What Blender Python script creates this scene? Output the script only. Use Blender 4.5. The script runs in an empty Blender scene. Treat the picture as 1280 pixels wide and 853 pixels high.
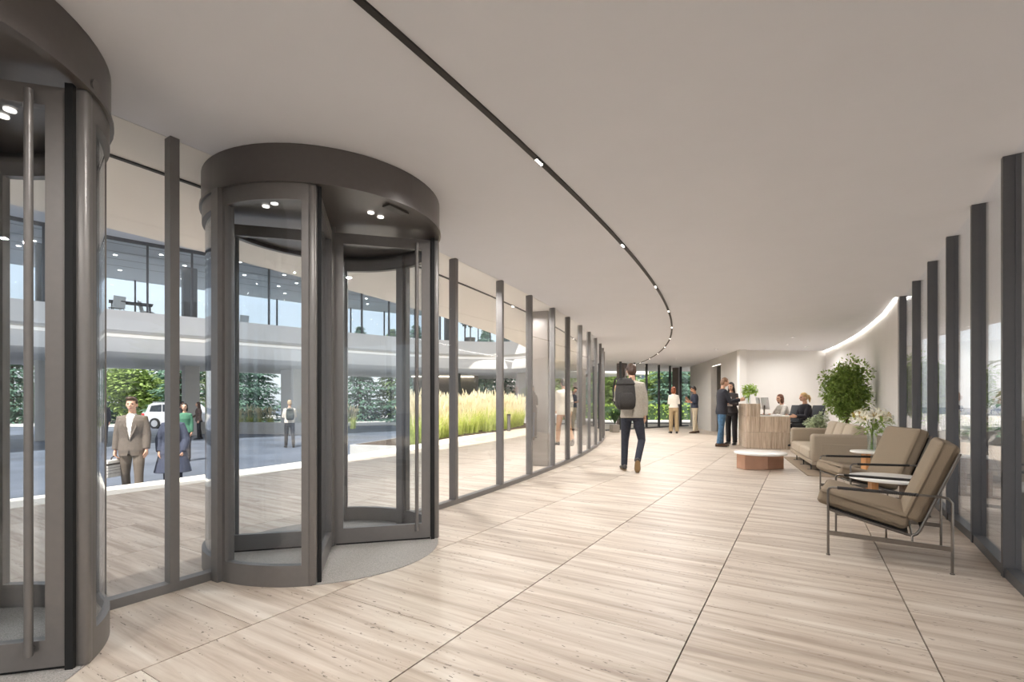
import bpy, bmesh, math, random
from mathutils import Vector, Matrix, Euler
R = math.radians
random.seed(7)
S = bpy.context.scene
C = S.collection

# ------------------------------------------------------------------ camera
FPX, HZ, CAMH = 606.0, 502.0, 1.18
cam = bpy.data.cameras.new('camera')
cam.sensor_width = 36.0
cam.lens = FPX / 1280.0 * 36.0
cam.shift_y = (HZ - 426.5) / 1280.0
cam.clip_end = 500
camo = bpy.data.objects.new('camera', cam)
C.objects.link(camo)
camo.location = (0, 0, CAMH)
camo.rotation_euler = (R(90), 0, 0)
S.camera = camo

# ------------------------------------------------------------------ sky, sun, exposure
SUN_DIR = Vector((-0.13, -0.64, 1.0)).normalized()       # towards the sun
w = bpy.data.worlds.new('world'); S.world = w
w.use_nodes = True
nt = w.node_tree
bg = nt.nodes['Background']
sky = nt.nodes.new('ShaderNodeTexSky')
sky.sky_type = 'NISHITA'
sky.sun_disc = False
sky.sun_elevation = math.asin(SUN_DIR.z)
sky.sun_rotation = math.atan2(SUN_DIR.x, SUN_DIR.y)
sky.air_density = 1.0; sky.dust_density = 2.5; sky.ozone_density = 1.0
hz = nt.nodes.new('ShaderNodeMix'); hz.data_type = 'RGBA'            # bright hazy sky
hz.inputs['Factor'].default_value = 0.75; hz.inputs['B'].default_value = (4.3, 4.42, 4.55, 1)
nt.links.new(sky.outputs[0], hz.inputs['A']); nt.links.new(hz.outputs['Result'], bg.inputs[0])
bg.inputs[1].default_value = 0.30
sun = bpy.data.lights.new('sun', 'SUN')
sun.energy = 8.0; sun.angle = R(0.6); sun.color = (1.0, 0.95, 0.88)
suno = bpy.data.objects.new('sun', sun); C.objects.link(suno)
suno.rotation_euler = SUN_DIR.to_track_quat('Z', 'Y').to_euler()
suno.location = (0, 0, 30)
S.view_settings.view_transform = 'Standard'
S.view_settings.look = 'None'
S.view_settings.gamma = 1.0
S.view_settings.use_curve_mapping = False
S.view_settings.exposure = 0.08
S.cycles.transparent_max_bounces = 32
S.cycles.max_bounces = 10
S.cycles.diffuse_bounces = 5
S.cycles.glossy_bounces = 5

# ------------------------------------------------------------------ layout
CX0, CY0, RF = -35.36, 23.74, 39.18          # centre and radius of the curved courtyard facade
CEIL = 2.82
ROVER = 36.9                                 # edge of the roof over the terrace
RTERR = 34.35                                # edge of the terrace
ROUT = 47.5
TH = math.atan2(365, 606)                    # direction of the floor joints
TD = Vector((math.sin(TH), math.cos(TH), 0)); TN = Vector((math.cos(TH), -math.sin(TH), 0))
COURT = -0.55
def ring(r, th, z=0.0): return Vector((CX0 + r * math.cos(th), CY0 + r * math.sin(th), z))
def ang(x, y): return math.atan2(y - CY0, x - CX0)
def ringy(r, y): return ang(CX0 + math.sqrt(r * r - (y - CY0) ** 2), y)   # angle at world y
def srgb(r, g, b):
    f = lambda c: c / 12.92 if c <= 0.04045 else ((c + 0.055) / 1.055) ** 2.4
    return (f(r / 255), f(g / 255), f(b / 255), 1)

# ------------------------------------------------------------------ materials
MATS = {}
def mat(name, col, rough=0.5, metal=0.0, var=0.06, scale=12.0, bump=0.0, spec=0.5, trans=0.0):
    if name in MATS: return MATS[name]
    m = bpy.data.materials.new(name); m.use_nodes = True
    n = m.node_tree; b = n.nodes['Principled BSDF']
    b.inputs['Roughness'].default_value = rough
    b.inputs['Metallic'].default_value = metal
    b.inputs['Specular IOR Level'].default_value = spec
    tc = n.nodes.new('ShaderNodeTexCoord')
    no = n.nodes.new('ShaderNodeTexNoise'); no.inputs['Scale'].default_value = scale
    no.inputs['Detail'].default_value = 4
    n.links.new(tc.outputs['Object'], no.inputs['Vector'])
    cr = n.nodes.new('ShaderNodeValToRGB')
    lo = [max(0, c * (1 - var)) for c in col[:3]] + [1]; hi = [min(1, c * (1 + var)) for c in col[:3]] + [1]
    cr.color_ramp.elements[0].color = lo; cr.color_ramp.elements[0].position = 0.3
    cr.color_ramp.elements[1].color = hi; cr.color_ramp.elements[1].position = 0.7
    n.links.new(no.outputs['Fac'], cr.inputs['Fac'])
    n.links.new(cr.outputs['Color'], b.inputs['Base Color'])
    if bump:
        bp = n.nodes.new('ShaderNodeBump'); bp.inputs['Strength'].default_value = bump
        bp.inputs['Distance'].default_value = 0.01
        n.links.new(no.outputs['Fac'], bp.inputs['Height']); n.links.new(bp.outputs[0], b.inputs['Normal'])
    if trans:
        b.inputs['Transmission Weight'].default_value = trans
    MATS[name] = m
    return m
def emis(name, col, strength):
    m = bpy.data.materials.new(name); m.use_nodes = True
    n = m.node_tree; b = n.nodes['Principled BSDF']
    b.inputs['Base Color'].default_value = (0.8, 0.8, 0.8, 1)
    b.inputs['Emission Color'].default_value = col
    b.inputs['Emission Strength'].default_value = strength
    MATS[name] = m
    return m
def leafy(name, col, var=0.35, scale=3.0, tr=0.35):
    m = mat(name, col, 0.55, 0, var, scale)
    n = m.node_tree; b = n.nodes['Principled BSDF']; out = n.nodes['Material Output']
    cr = [x for x in n.nodes if x.type == 'VALTORGB'][0]
    t = n.nodes.new('ShaderNodeBsdfTranslucent'); mx = n.nodes.new('ShaderNodeMixShader'); mx.inputs[0].default_value = tr
    n.links.new(cr.outputs['Color'], t.inputs['Color'])
    n.links.new(b.outputs[0], mx.inputs[1]); n.links.new(t.outputs[0], mx.inputs[2]); n.links.new(mx.outputs[0], out.inputs[0])
    return m
def glass_mat(name, tint=(0.93, 0.95, 0.96), f0=0.04, gain=1.0):
    m = bpy.data.materials.new(name); m.use_nodes = True
    n = m.node_tree
    n.nodes.remove(n.nodes['Principled BSDF'])
    out = n.nodes['Material Output']
    tr = n.nodes.new('ShaderNodeBsdfTransparent'); tr.inputs[0].default_value = (*tint, 1)
    gl = n.nodes.new('ShaderNodeBsdfGlossy'); gl.inputs['Roughness'].default_value = 0.0
    gl.inputs['Color'].default_value = (0.95, 0.97, 1, 1)
    lw = n.nodes.new('ShaderNodeLayerWeight'); lw.inputs['Blend'].default_value = 0.5
    pw = n.nodes.new('ShaderNodeMath'); pw.operation = 'POWER'; pw.inputs[1].default_value = 5
    ma = n.nodes.new('ShaderNodeMath'); ma.operation = 'MULTIPLY_ADD'
    ma.inputs[1].default_value = (1 - f0) * gain; ma.inputs[2].default_value = f0; ma.use_clamp = True
    mx = n.nodes.new('ShaderNodeMixShader')
    n.links.new(lw.outputs['Facing'], pw.inputs[0]); n.links.new(pw.outputs[0], ma.inputs[0])
    n.links.new(ma.outputs[0], mx.inputs[0]); n.links.new(tr.outputs[0], mx.inputs[1]); n.links.new(gl.outputs[0], mx.inputs[2])
    n.links.new(mx.outputs[0], out.inputs[0])
    MATS[name] = m
    return m
def travertine(name, c_lo, c_mid, c_hi, axis_dir, rough=0.34, stretch=14.0, pits=True, scale=0.55):
    """banded stone: bands run along axis_dir (angle in the floor plane) or vertically when axis_dir is None"""
    m = bpy.data.materials.new(name); m.use_nodes = True
    n = m.node_tree; b = n.nodes['Principled BSDF']; L = n.links
    geo = n.nodes.new('ShaderNodeNewGeometry'); oi = n.nodes.new('ShaderNodeObjectInfo')
    mp = n.nodes.new('ShaderNodeMapping')
    if axis_dir is None:
        L.new(geo.outputs['Position'], mp.inputs['Vector'])
        mp.inputs['Scale'].default_value = (stretch, stretch, 1.0)
    else:
        rt = n.nodes.new('ShaderNodeVectorRotate'); rt.rotation_type = 'Z_AXIS'; rt.inputs['Angle'].default_value = -axis_dir
        L.new(geo.outputs['Position'], rt.inputs['Vector']); L.new(rt.outputs[0], mp.inputs['Vector'])
        mp.inputs['Scale'].default_value = (1.0, stretch, stretch)
    of = n.nodes.new('ShaderNodeVectorMath'); of.operation = 'SCALE'
    cb = n.nodes.new('ShaderNodeCombineXYZ')
    for i in range(3): L.new(oi.outputs['Random'], cb.inputs[i])
    L.new(cb.outputs[0], of.inputs[0]); of.inputs['Scale'].default_value = 37.0
    ad = n.nodes.new('ShaderNodeVectorMath'); L.new(mp.outputs[0], ad.inputs[0]); L.new(of.outputs[0], ad.inputs[1])
    n1 = n.nodes.new('ShaderNodeTexNoise'); n1.inputs['Scale'].default_value = scale; n1.inputs['Detail'].default_value = 7
    n1.inputs['Roughness'].default_value = 0.62; n1.inputs['Distortion'].default_value = 0.5
    L.new(ad.outputs[0], n1.inputs['Vector'])
    cr = n.nodes.new('ShaderNodeValToRGB'); e = cr.color_ramp.elements
    e[0].position = 0.33; e[0].color = c_lo; e[1].position = 0.68; e[1].color = c_hi
    k = e.new(0.5); k.color = c_mid
    L.new(n1.outputs['Fac'], cr.inputs['Fac'])
    # a tone per slab
    hv = n.nodes.new('ShaderNodeHueSaturation')
    mr = n.nodes.new('ShaderNodeMapRange'); mr.inputs['To Min'].default_value = 0.95; mr.inputs['To Max'].default_value = 1.04
    L.new(oi.outputs['Random'], mr.inputs['Value']); L.new(mr.outputs[0], hv.inputs['Value']); L.new(cr.outputs['Color'], hv.inputs['Color'])
    col = hv.outputs['Color']
    if pits:
        n2 = n.nodes.new('ShaderNodeTexNoise'); n2.inputs['Scale'].default_value = 9.0; n2.inputs['Detail'].default_value = 3
        mp2 = n.nodes.new('ShaderNodeMapping'); mp2.inputs['Scale'].default_value = (2.4, 0.55, 1)
        L.new(ad.outputs[0], mp2.inputs['Vector']); L.new(mp2.outputs[0], n2.inputs['Vector'])
        n3 = n.nodes.new('ShaderNodeTexNoise'); n3.inputs['Scale'].default_value = 1.3
        L.new(ad.outputs[0], n3.inputs['Vector'])
        mu = n.nodes.new('ShaderNodeMath'); mu.operation = 'MULTIPLY_ADD'; mu.inputs[1].default_value = 0.35; 
        L.new(n3.outputs['Fac'], mu.inputs[0]); L.new(n2.outputs['Fac'], mu.inputs[2])
        c2 = n.nodes.new('ShaderNodeValToRGB'); c2.color_ramp.elements[0].position = 0.86; c2.color_ramp.elements[1].position = 0.90
        L.new(mu.outputs[0], c2.inputs['Fac'])
        mx = n.nodes.new('ShaderNodeMix'); mx.data_type = 'RGBA'
        mx.inputs['B'].default_value = [c * 0.42 for c in c_lo[:3]] + [1]
        L.new(c2.outputs['Color'], mx.inputs['Factor']); L.new(col, mx.inputs['A'])
        col = mx.outputs['Result']
    L.new(col, b.inputs['Base Color'])
    b.inputs['Roughness'].default_value = rough; b.inputs['Specular IOR Level'].default_value = 0.3
    MATS[name] = m
    return m
def streaky(name, col, var, rough, sc=(40, 40, 1.5)):
    m = mat(name, col, rough, 0.0, var)
    n = m.node_tree
    mp = n.nodes.new('ShaderNodeMapping'); mp.inputs['Scale'].default_value = sc
    no = [x for x in n.nodes if x.type == 'TEX_NOISE'][0]; no.inputs['Scale'].default_value = 1.0
    tc = [x for x in n.nodes if x.type == 'TEX_COORD'][0]
    n.links.new(tc.outputs['Object'], mp.inputs['Vector']); n.links.new(mp.outputs[0], no.inputs['Vector'])
    return m

M_TRAV = travertine('travertine_floor', srgb(158, 142, 127), srgb(187, 173, 158), srgb(207, 197, 184), -TH, 0.46, 15.0, True, 0.8)
M_DESK = travertine('travertine_desk', srgb(170, 148, 128), srgb(202, 182, 161), srgb(224, 208, 190), None, 0.45, 16.0, False, 1.6)
M_GROUT = mat('grout', srgb(70, 62, 55), 0.9)
M_CEIL = mat('ceiling_plaster', srgb(218, 219, 224), 0.9, 0, 0.01, 3)
M_WALL = mat('wall_plaster', srgb(226, 223, 219), 0.85, 0, 0.015, 2)
M_WALLG = mat('grey_plaster', srgb(196, 192, 187), 0.85, 0, 0.015, 2)
M_BRONZE = mat('bronze_metal', srgb(118, 114, 111), 0.38, 0.35, 0.03, 30)
M_BRONZE2 = mat('bronze_metal_canopy', srgb(100, 95, 92), 0.32, 0.4, 0.03, 30)
M_MULL = mat('mullion_metal', srgb(118, 114, 111), 0.42, 0.3, 0.03, 30)
M_MULLD = mat('mullion_dark_metal', srgb(92, 92, 94), 0.45, 0.35, 0.03, 30)
M_BLACK = mat('black_rubber', srgb(10, 10, 10), 0.7)
M_TRACK = mat('track_black', srgb(42, 38, 35), 0.6)
M_GLASS = glass_mat('facade_glass', (0.975, 0.98, 0.982), 0.02)
M_DGLASS = glass_mat('door_glass', (0.95, 0.965, 0.975), 0.035)
M_FARGLASS = glass_mat('far_glass', (0.94, 0.96, 0.97), 0.03)
M_MAT = mat('mat_fibre', srgb(150, 145, 140), 0.95, 0, 0.35, 220)
M_ASPH = mat('asphalt', srgb(100, 107, 119), 0.5, 0, 0.28, 0.7, 0)
M_KERB = mat('pale_kerb_stone', srgb(225, 218, 205), 0.7, 0, 0.05, 6)
M_CONC = mat('concrete', srgb(196, 192, 186), 0.8, 0, 0.07, 3)
M_WHITE = mat('white_render', srgb(232, 229, 224), 0.8, 0, 0.02, 2)
M_LED = emis('led_white', (1, 0.95, 0.88, 1), 2.0)
M_COVE = emis('led_cove', (1, 0.95, 0.88, 1), 9.0)
M_LENS = emis('lamp_lens', (1, 0.95, 0.87, 1), 12.0)
M_COLB = mat('column_taupe', srgb(116, 107, 99), 0.35, 0.1, 0.04, 3)
M_COLD = mat('column_dark', srgb(92, 90, 88), 0.5, 0, 0.04, 3)
M_FABRIC = mat('taupe_fabric', srgb(142, 126, 106), 0.9, 0, 0.08, 180, 0.25)
M_SOFA = mat('sofa_fabric', srgb(160, 146, 128), 0.9, 0, 0.06, 160, 0.2)
M_PILLOW = mat('pillow_fabric', srgb(184, 170, 151), 0.9, 0, 0.06, 160, 0.2)
M_CHROME = mat('brushed_steel', srgb(128, 122, 116), 0.3, 0.9, 0.04, 40)
M_LEATH = mat('black_leather', srgb(34, 31, 30), 0.5)
M_MARB = mat('white_marble', srgb(240, 237, 232), 0.25, 0, 0.05, 5)
M_OAK = streaky('oak', srgb(196, 140, 88), 0.2, 0.5)
M_COPPER = mat('bronze_sheet', srgb(196, 156, 134), 0.3, 0.6, 0.12, 2.5)
M_WALNUT = streaky('walnut', srgb(112, 90, 74), 0.2, 0.5)
M_RUG = mat('rug', srgb(150, 132, 112), 0.95, 0, 0.12, 120)
M_LEAF = leafy('leaf_green', srgb(146, 170, 86), .4, 14)
M_LEAF2 = leafy('leaf_dark', srgb(62, 88, 52), .4, 14)
M_LEAFV = leafy('leaf_variegated', srgb(190, 200, 168), .5, 20)
M_LIME = leafy('leaf_lime', srgb(166, 194, 88), .3, 14)
M_PETAL = mat('petal_white', srgb(244, 240, 222), 0.6, 0, 0.05, 20)
M_STAMEN = mat('stamen', srgb(196, 160, 60), 0.7)
M_BARK = mat('bark', srgb(96, 78, 62), 0.9, 0, 0.3, 12)
M_POT = mat('grey_pot', srgb(150, 142, 132), 0.7, 0, 0.08, 6)
M_SOIL = mat('soil', srgb(70, 56, 44), 0.95, 0, 0.3, 20)
M_VASE = glass_mat('vase_glass', (0.92, 0.95, 0.93), 0.06)
M_SPRUCE = leafy('spruce_needles', srgb(104, 136, 116), .4, 2.5)
M_SPRUCE2 = leafy('pine_needles', srgb(112, 132, 84), .45, 2.0)
M_DECID = leafy('deciduous_leaves', srgb(146, 168, 96), .4, 2.0)
M_GRASS = leafy('grass_blades', srgb(204, 214, 128), .25, 9, .5)
M_PLUME = leafy('grass_plumes', srgb(248, 238, 212), .08, 9, .5)
M_LAWN = mat('lawn', srgb(120, 148, 70), 0.9, 0, 0.25, 1.5)
M_SKIN = mat('skin', srgb(214, 168, 142), 0.55, 0, 0.05, 9)
M_SKIND = mat('skin_tan', srgb(190, 140, 110), 0.55, 0, 0.05, 9)
M_EYE = mat('eye_dark', srgb(50, 36, 30), 0.4)
M_LIP = mat('lip', srgb(176, 104, 92), 0.5)

# ------------------------------------------------------------------ mesh helpers
class MB:
    def __init__(s): s.v = []; s.f = []; s.m = []
    def add(s, vs, fs, mi=0):
        o = len(s.v); s.v += [tuple(x) for x in vs]; s.f += [tuple(i + o for i in f) for f in fs]; s.m += [mi] * len(fs)
        return s
    def box(s, c, size, rz=0.0, mi=0, rot=None):
        hx, hy, hz = size[0] / 2, size[1] / 2, size[2] / 2
        M = rot.to_matrix() if rot is not None else Matrix.Rotation(rz, 3, 'Z')
        vs = [Vector(c) + M @ Vector((x * hx, y * hy, z * hz)) for x in (-1, 1) for y in (-1, 1) for z in (-1, 1)]
        return s.add(vs, [(0, 1, 3, 2), (4, 6, 7, 5), (0, 4, 5, 1), (2, 3, 7, 6), (0, 2, 6, 4), (1, 5, 7, 3)], mi)
    def seg(s, a, b, wid, dep, z0, z1, mi=0):
        """upright slab from a to b (xy), thickness dep"""
        a = Vector((a[0], a[1])); b = Vector((b[0], b[1])); d = b - a
        return s.box(((a.x + b.x) / 2, (a.y + b.y) / 2, (z0 + z1) / 2), (d.length, dep, z1 - z0), math.atan2(d.y, d.x), mi)
    def prism(s, poly, z0, z1, mi=0):
        n = len(poly)
        vs = [(p[0], p[1], z0) for p in poly] + [(p[0], p[1], z1) for p in poly]
        fs = [tuple(range(n))[::-1], tuple(range(n, 2 * n))] + [(i, (i + 1) % n, n + (i + 1) % n, n + i) for i in range(n)]
        return s.add(vs, fs, mi)
    def arc(s, r0, r1, a0, a1, z0, z1, n=16, c=(0, 0), mi=0, caps=True):
        vs = []
        for i in range(n + 1):
            a = a0 + (a1 - a0) * i / n
            for r, z in ((r0, z0), (r1, z0), (r1, z1), (r0, z1)):
                vs.append((c[0] + r * math.cos(a), c[1] + r * math.sin(a), z))
        fs = []
        for i in range(n):
            for k in range(4):
                fs.append((i * 4 + k, i * 4 + (k + 1) % 4, i * 4 + 4 + (k + 1) % 4, i * 4 + 4 + k))
        if caps: fs += [(3, 2, 1, 0), (n * 4, n * 4 + 1, n * 4 + 2, n * 4 + 3)]
        return s.add(vs, fs, mi)
    def tube(s, pts, rad, n=8, mi=0, close=False):
        pts = [Vector(p) for p in pts]
        if not hasattr(rad, '__len__'): rad = [rad] * len(pts)
        vs = []; m = len(pts); up = None
        for i, p in enumerate(pts):
            if close: t = (pts[(i + 1) % m] - pts[i - 1])
            else: t = pts[min(i + 1, m - 1)] - pts[max(i - 1, 0)]
            t.normalize()
            if up is None: up = Vector((0, 0, 1)) if abs(t.z) < 0.9 else Vector((1, 0, 0))
            x = up.cross(t)
            if x.length < 1e-5: x = t.orthogonal()
            x.normalize(); y = t.cross(x); up = y
            for k in range(n):
                a = 2 * math.pi * k / n
                vs.append(p + (x * math.cos(a) + y * math.sin(a)) * rad[i])
        fs = []
        for i in range(m if close else m - 1):
            j = (i + 1) % m
            for k in range(n):
                fs.append((i * n + k, i * n + (k + 1) % n, j * n + (k + 1) % n, j * n + k))
        if not close: fs += [tuple(range(n))[::-1], tuple(range((m - 1) * n, m * n))]
        return s.add(vs, fs, mi)
    def loft(s, cs, rx, ry, xa=(1, 0, 0), ya=(0, 1, 0), n=16, mi=0, p=2.0):
        xa = Vector(xa); ya = Vector(ya); vs = []; m = len(cs)
        for i in range(m):
            for k in range(n):
                a = 2 * math.pi * k / n; ca, sa = math.cos(a), math.sin(a)
                ca = math.copysign(abs(ca) ** (2 / p), ca); sa = math.copysign(abs(sa) ** (2 / p), sa)
                vs.append(Vector(cs[i]) + xa * rx[i] * ca + ya * ry[i] * sa)
        fs = [(i * n + k, i * n + (k + 1) % n, (i + 1) * n + (k + 1) % n, (i + 1) * n + k) for i in range(m - 1) for k in range(n)]
        fs += [tuple(range(n))[::-1], tuple(range((m - 1) * n, m * n))]
        return s.add(vs, fs, mi)
    def lathe(s, prof, n=24, c=(0, 0, 0), mi=0):
        vs = []; m = len(prof)
        for r, z in prof:
            for k in range(n):
                a = 2 * math.pi * k / n
                vs.append((c[0] + r * math.cos(a), c[1] + r * math.sin(a), c[2] + z))
        fs = [(i * n + k, i * n + (k + 1) % n, (i + 1) * n + (k + 1) % n, (i + 1) * n + k) for i in range(m - 1) for k in range(n)]
        fs += [tuple(range(n))[::-1], tuple(range((m - 1) * n, m * n))]
        return s.add(vs, fs, mi)
    def ell(s, c, r, rot=None, nu=12, nv=8, mi=0):
        M = rot.to_matrix() if rot is not None else Matrix.Identity(3)
        vs = [Vector(c) + M @ Vector((0, 0, -r[2]))]
        for i in range(1, nv):
            b = -math.pi / 2 + math.pi * i / nv
            for k in range(nu):
                a = 2 * math.pi * k / nu
                vs.append(Vector(c) + M @ Vector((r[0] * math.cos(b) * math.cos(a), r[1] * math.cos(b) * math.sin(a), r[2] * math.sin(b))))
        vs.append(Vector(c) + M @ Vector((0, 0, r[2])))
        fs = [(0, 1 + (k + 1) % nu, 1 + k) for k in range(nu)]
        for i in range(nv - 2):
            for k in range(nu):
                a = 1 + i * nu; fs.append((a + k, a + (k + 1) % nu, a + nu + (k + 1) % nu, a + nu + k))
        t = len(vs) - 1; a = 1 + (nv - 2) * nu
        fs += [(a + k, a + (k + 1) % nu, t) for k in range(nu)]
        return s.add(vs, fs, mi)
    def rbox(s, size, bev, mat4=None, seg=3, mi=0, puff=0.0):
        """rounded box, optionally bulging"""
        bm = bmesh.new(); bmesh.ops.create_cube(bm, size=1)
        for v in bm.verts: v.co = Vector((v.co.x * size[0], v.co.y * size[1], v.co.z * size[2]))
        if puff:
            bmesh.ops.subdivide_edges(bm, edges=bm.edges[:], cuts=5, use_grid_fill=True)
        sharp = [e for e in bm.edges if len(e.link_faces) == 2 and e.calc_face_angle(0) > 1.0]
        bmesh.ops.bevel(bm, geom=sharp, offset=bev, segments=seg, affect='EDGES', profile=0.5)
        if puff:
            for v in bm.verts:
                fx = 1 - (2 * v.co.x / size[0]) ** 2; fy = 1 - (2 * v.co.y / size[1]) ** 2
                v.co.z += math.copysign(puff * max(0, fx) ** 0.6 * max(0, fy) ** 0.6, v.co.z)
        M = mat4 or Matrix.Identity(4)
        bm.verts.index_update()
        s.add([M @ v.co for v in bm.verts], [tuple(v.index for v in f.verts) for f in bm.faces], mi)
        bm.free(); return s
    def mesh(s, name, mats, smooth=False):
        me = bpy.data.meshes.new(name); me.from_pydata(s.v, [], s.f)
        for m in (mats if isinstance(mats, (list, tuple)) else [mats]): me.materials.append(m)
        if any(s.m): me.polygons.foreach_set('material_index', s.m)
        if smooth:
            me.polygons.foreach_set('use_smooth', [True] * len(s.f))
            try: me.set_sharp_from_angle(angle=R(smooth if smooth is not True else 40))
            except Exception: pass
        me.update()
        return me
    def build(s, name, mats, parent=None, smooth=False, fix=False):
        me = s.mesh(name, mats, smooth)
        if fix:
            bm = bmesh.new(); bm.from_mesh(me); bmesh.ops.recalc_face_normals(bm, faces=bm.faces[:]); bm.to_mesh(me); bm.free()
        return link(name, me, parent)
def link(name, me, parent=None, loc=None, rot=None):
    o = bpy.data.objects.new(name, me); C.objects.link(o)
    if parent is not None: o.parent = parent
    if loc is not None: o.location = loc
    if rot is not None: o.rotation_euler = rot
    return o
def tag(o, label, cat, group=None):
    o['label'] = label; o['category'] = cat
    if group: o['group'] = group
    return o
def thing(name, label, cat, loc=(0, 0, 0), rz=0.0, group=None):
    o = bpy.data.objects.new(name, None); C.objects.link(o); o.empty_display_size = 0.2
    o.location = loc; o.rotation_euler = (0, 0, rz)
    return tag(o, label, cat, group)
def struct(o): o['kind'] = 'structure'; return o
def kids(o): return list(o.children)
def dup(root, loc, rz=None, label=None, group=None, sc=None):
    r = root.copy(); C.objects.link(r); r.location = loc
    if rz is not None: r.rotation_euler = (0, 0, rz)
    if sc: r.scale = (sc, sc, sc) if not hasattr(sc, '__len__') else sc
    if label: r['label'] = label
    if group: r['group'] = group
    for ch in kids(root):
        c = ch.copy(); C.objects.link(c); c.parent = r
        for g in kids(ch):
            d = g.copy(); C.objects.link(d); d.parent = c
    return r

# ================================================================== FLOOR
TH0, TH1 = R(-47), R(4.5)
b = MB(); n = 60
vs = []; fs = []
for i in range(n + 1):
    t = TH0 + (TH1 - TH0) * i / n
    for r, z in ((RTERR + 0.1, -0.014), (ROUT + 2, -0.014), (ROUT + 2, COURT), (RTERR + 0.1, COURT)):
        vs.append(ring(r, t, z))
for i in range(n):
    for k in range(4): fs.append((i * 4 + k, i * 4 + 4 + k, i * 4 + 4 + (k + 1) % 4, i * 4 + (k + 1) % 4))
b.add(vs, fs)
floor = struct(b.build('floor', M_GROUT, fix=True))
tile_me = MB().box((0, 0, -0.006), (0.993, 0.996, 0.012)).mesh('floor_tile', M_TRAV)
N0, D0 = -2.494, 1.483      # a joint crossing in the (n, d) frame
def clip(poly, p, nrm):
    out = []
    for i in range(len(poly)):
        a, c = poly[i], poly[(i + 1) % len(poly)]
        da, dc = (a - p).dot(nrm), (c - p).dot(nrm)
        if da >= 0: out.append(a)
        if da * dc < 0: out.append(a + (c - a) * (da / (da - dc)))
    return out
ntile = 0
for i in range(-8, 16):
    for j in range(-6, 40):
        cn = N0 + i + 0.5
        cd = D0 + j + 0.5 + (0.5 * (i + 1))       # half-bond from row to row
        cd -= math.floor(0.5 * (i + 1))
        p = TN * cn + TD * cd
        r = math.hypot(p.x - CX0, p.y - CY0)
        if p.y < 0.5 or abs(p.x) > 1.12 * p.y + 1.4 or p.y > 25.5: continue
        if r < RTERR - 0.2 or r > 45.6: continue
        if p.x > 3 and p.y > 4 and (p.x - 3.03) * 0.83 - (p.y - 2.87) * 0.56 > 1.2: continue
        corners = [p + TN * a * 0.4965 + TD * c * 0.498 for a, c in ((-1, -1), (1, -1), (1, 1), (-1, 1))]
        if min(math.hypot(q.x - CX0, q.y - CY0) for q in corners) < RTERR + 0.75:
            nr = Vector((p.x - CX0, p.y - CY0, 0)).normalized()
            poly = clip(corners, Vector((CX0, CY0, 0)) + nr * (RTERR + 0.72), nr)
            if len(poly) < 3: continue
            mm = MB().prism([(q.x, q.y) for q in poly], -0.012, 0.0)
            mm.build('floor_tile', M_TRAV, floor)
        else:
            link('floor_tile', tile_me, floor, p, (0, 0, -TH))
        ntile += 1
# floor beyond the tiles that can be told apart (behind the viewer, outside the glazing on the right)
b = MB()
t_a = ang(-3.3, 0.2)
for i in range(30):
    t = TH0 + (ang(-0.2, -0.2) - TH0) * i / 30; u = TH0 + (ang(-0.2, -0.2) - TH0) * (i + 1) / 30
    b.add([ring(RTERR + .7, t, -.004), ring(ROUT + 2, t, -.004), ring(ROUT + 2, u, -.004), ring(RTERR + .7, u, -.004)], [(0, 1, 2, 3)])
for i in range(40):
    t = ang(-0.2, -0.2) + (TH1 - ang(-0.2, -0.2)) * i / 40; u = ang(-0.2, -0.2) + (TH1 - ang(-0.2, -0.2)) * (i + 1) / 40
    b.add([ring(45.2, t, -.013), ring(ROUT + 2, t, -.013), ring(ROUT + 2, u, -.013), ring(45.2, u, -.013)], [(0, 1, 2, 3)])
b.build('floor_slab', M_TRAV, floor)
# pale kerb stones at the edge of the terrace
nk = 40; ka, kb = ringy(RTERR, -2), ringy(RTERR, 26.5)
for i in range(nk):
    a0 = ka + (kb - ka) * i / nk + 0.0001; a1 = ka + (kb - ka) * (i + 1) / nk - 0.0001
    MB().arc(RTERR, RTERR + 0.74, a0, a1, COURT, 0.004, 3, (CX0, CY0)).build('kerb_stone', M_KERB, floor, fix=True)

# ================================================================== CEILING / ROOF
b = MB(); vs = []; fs = []; n = 80
for i in range(n + 1):
    t = R(-47) + (R(3.6) - R(-47)) * i / n
    for r, z in ((RF - .02, CEIL), (ROUT, CEIL), (ROUT, CEIL + 0.5), (RF - .02, CEIL + 0.5)): vs.append(ring(r, t, z))
for i in range(n):
    for k in range(4): fs.append((i * 4 + k, i * 4 + (k + 1) % 4, i * 4 + 4 + (k + 1) % 4, i * 4 + 4 + k))
fs += [(0, 1, 2, 3), (n * 4 + 3, n * 4 + 2, n * 4 + 1, n * 4)]
b.add(vs, fs)
ceiling = struct(b.build('ceiling', M_CEIL, fix=True))
sf_ = MB().arc(ROVER, RF - .021, R(-47), R(3.6), CEIL, CEIL + .5, n, (CX0, CY0))
struct(sf_.build('ceiling_soffit', mat('soffit_plaster', srgb(240, 236, 230), .9, 0, .01, 3), fix=True))

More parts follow.
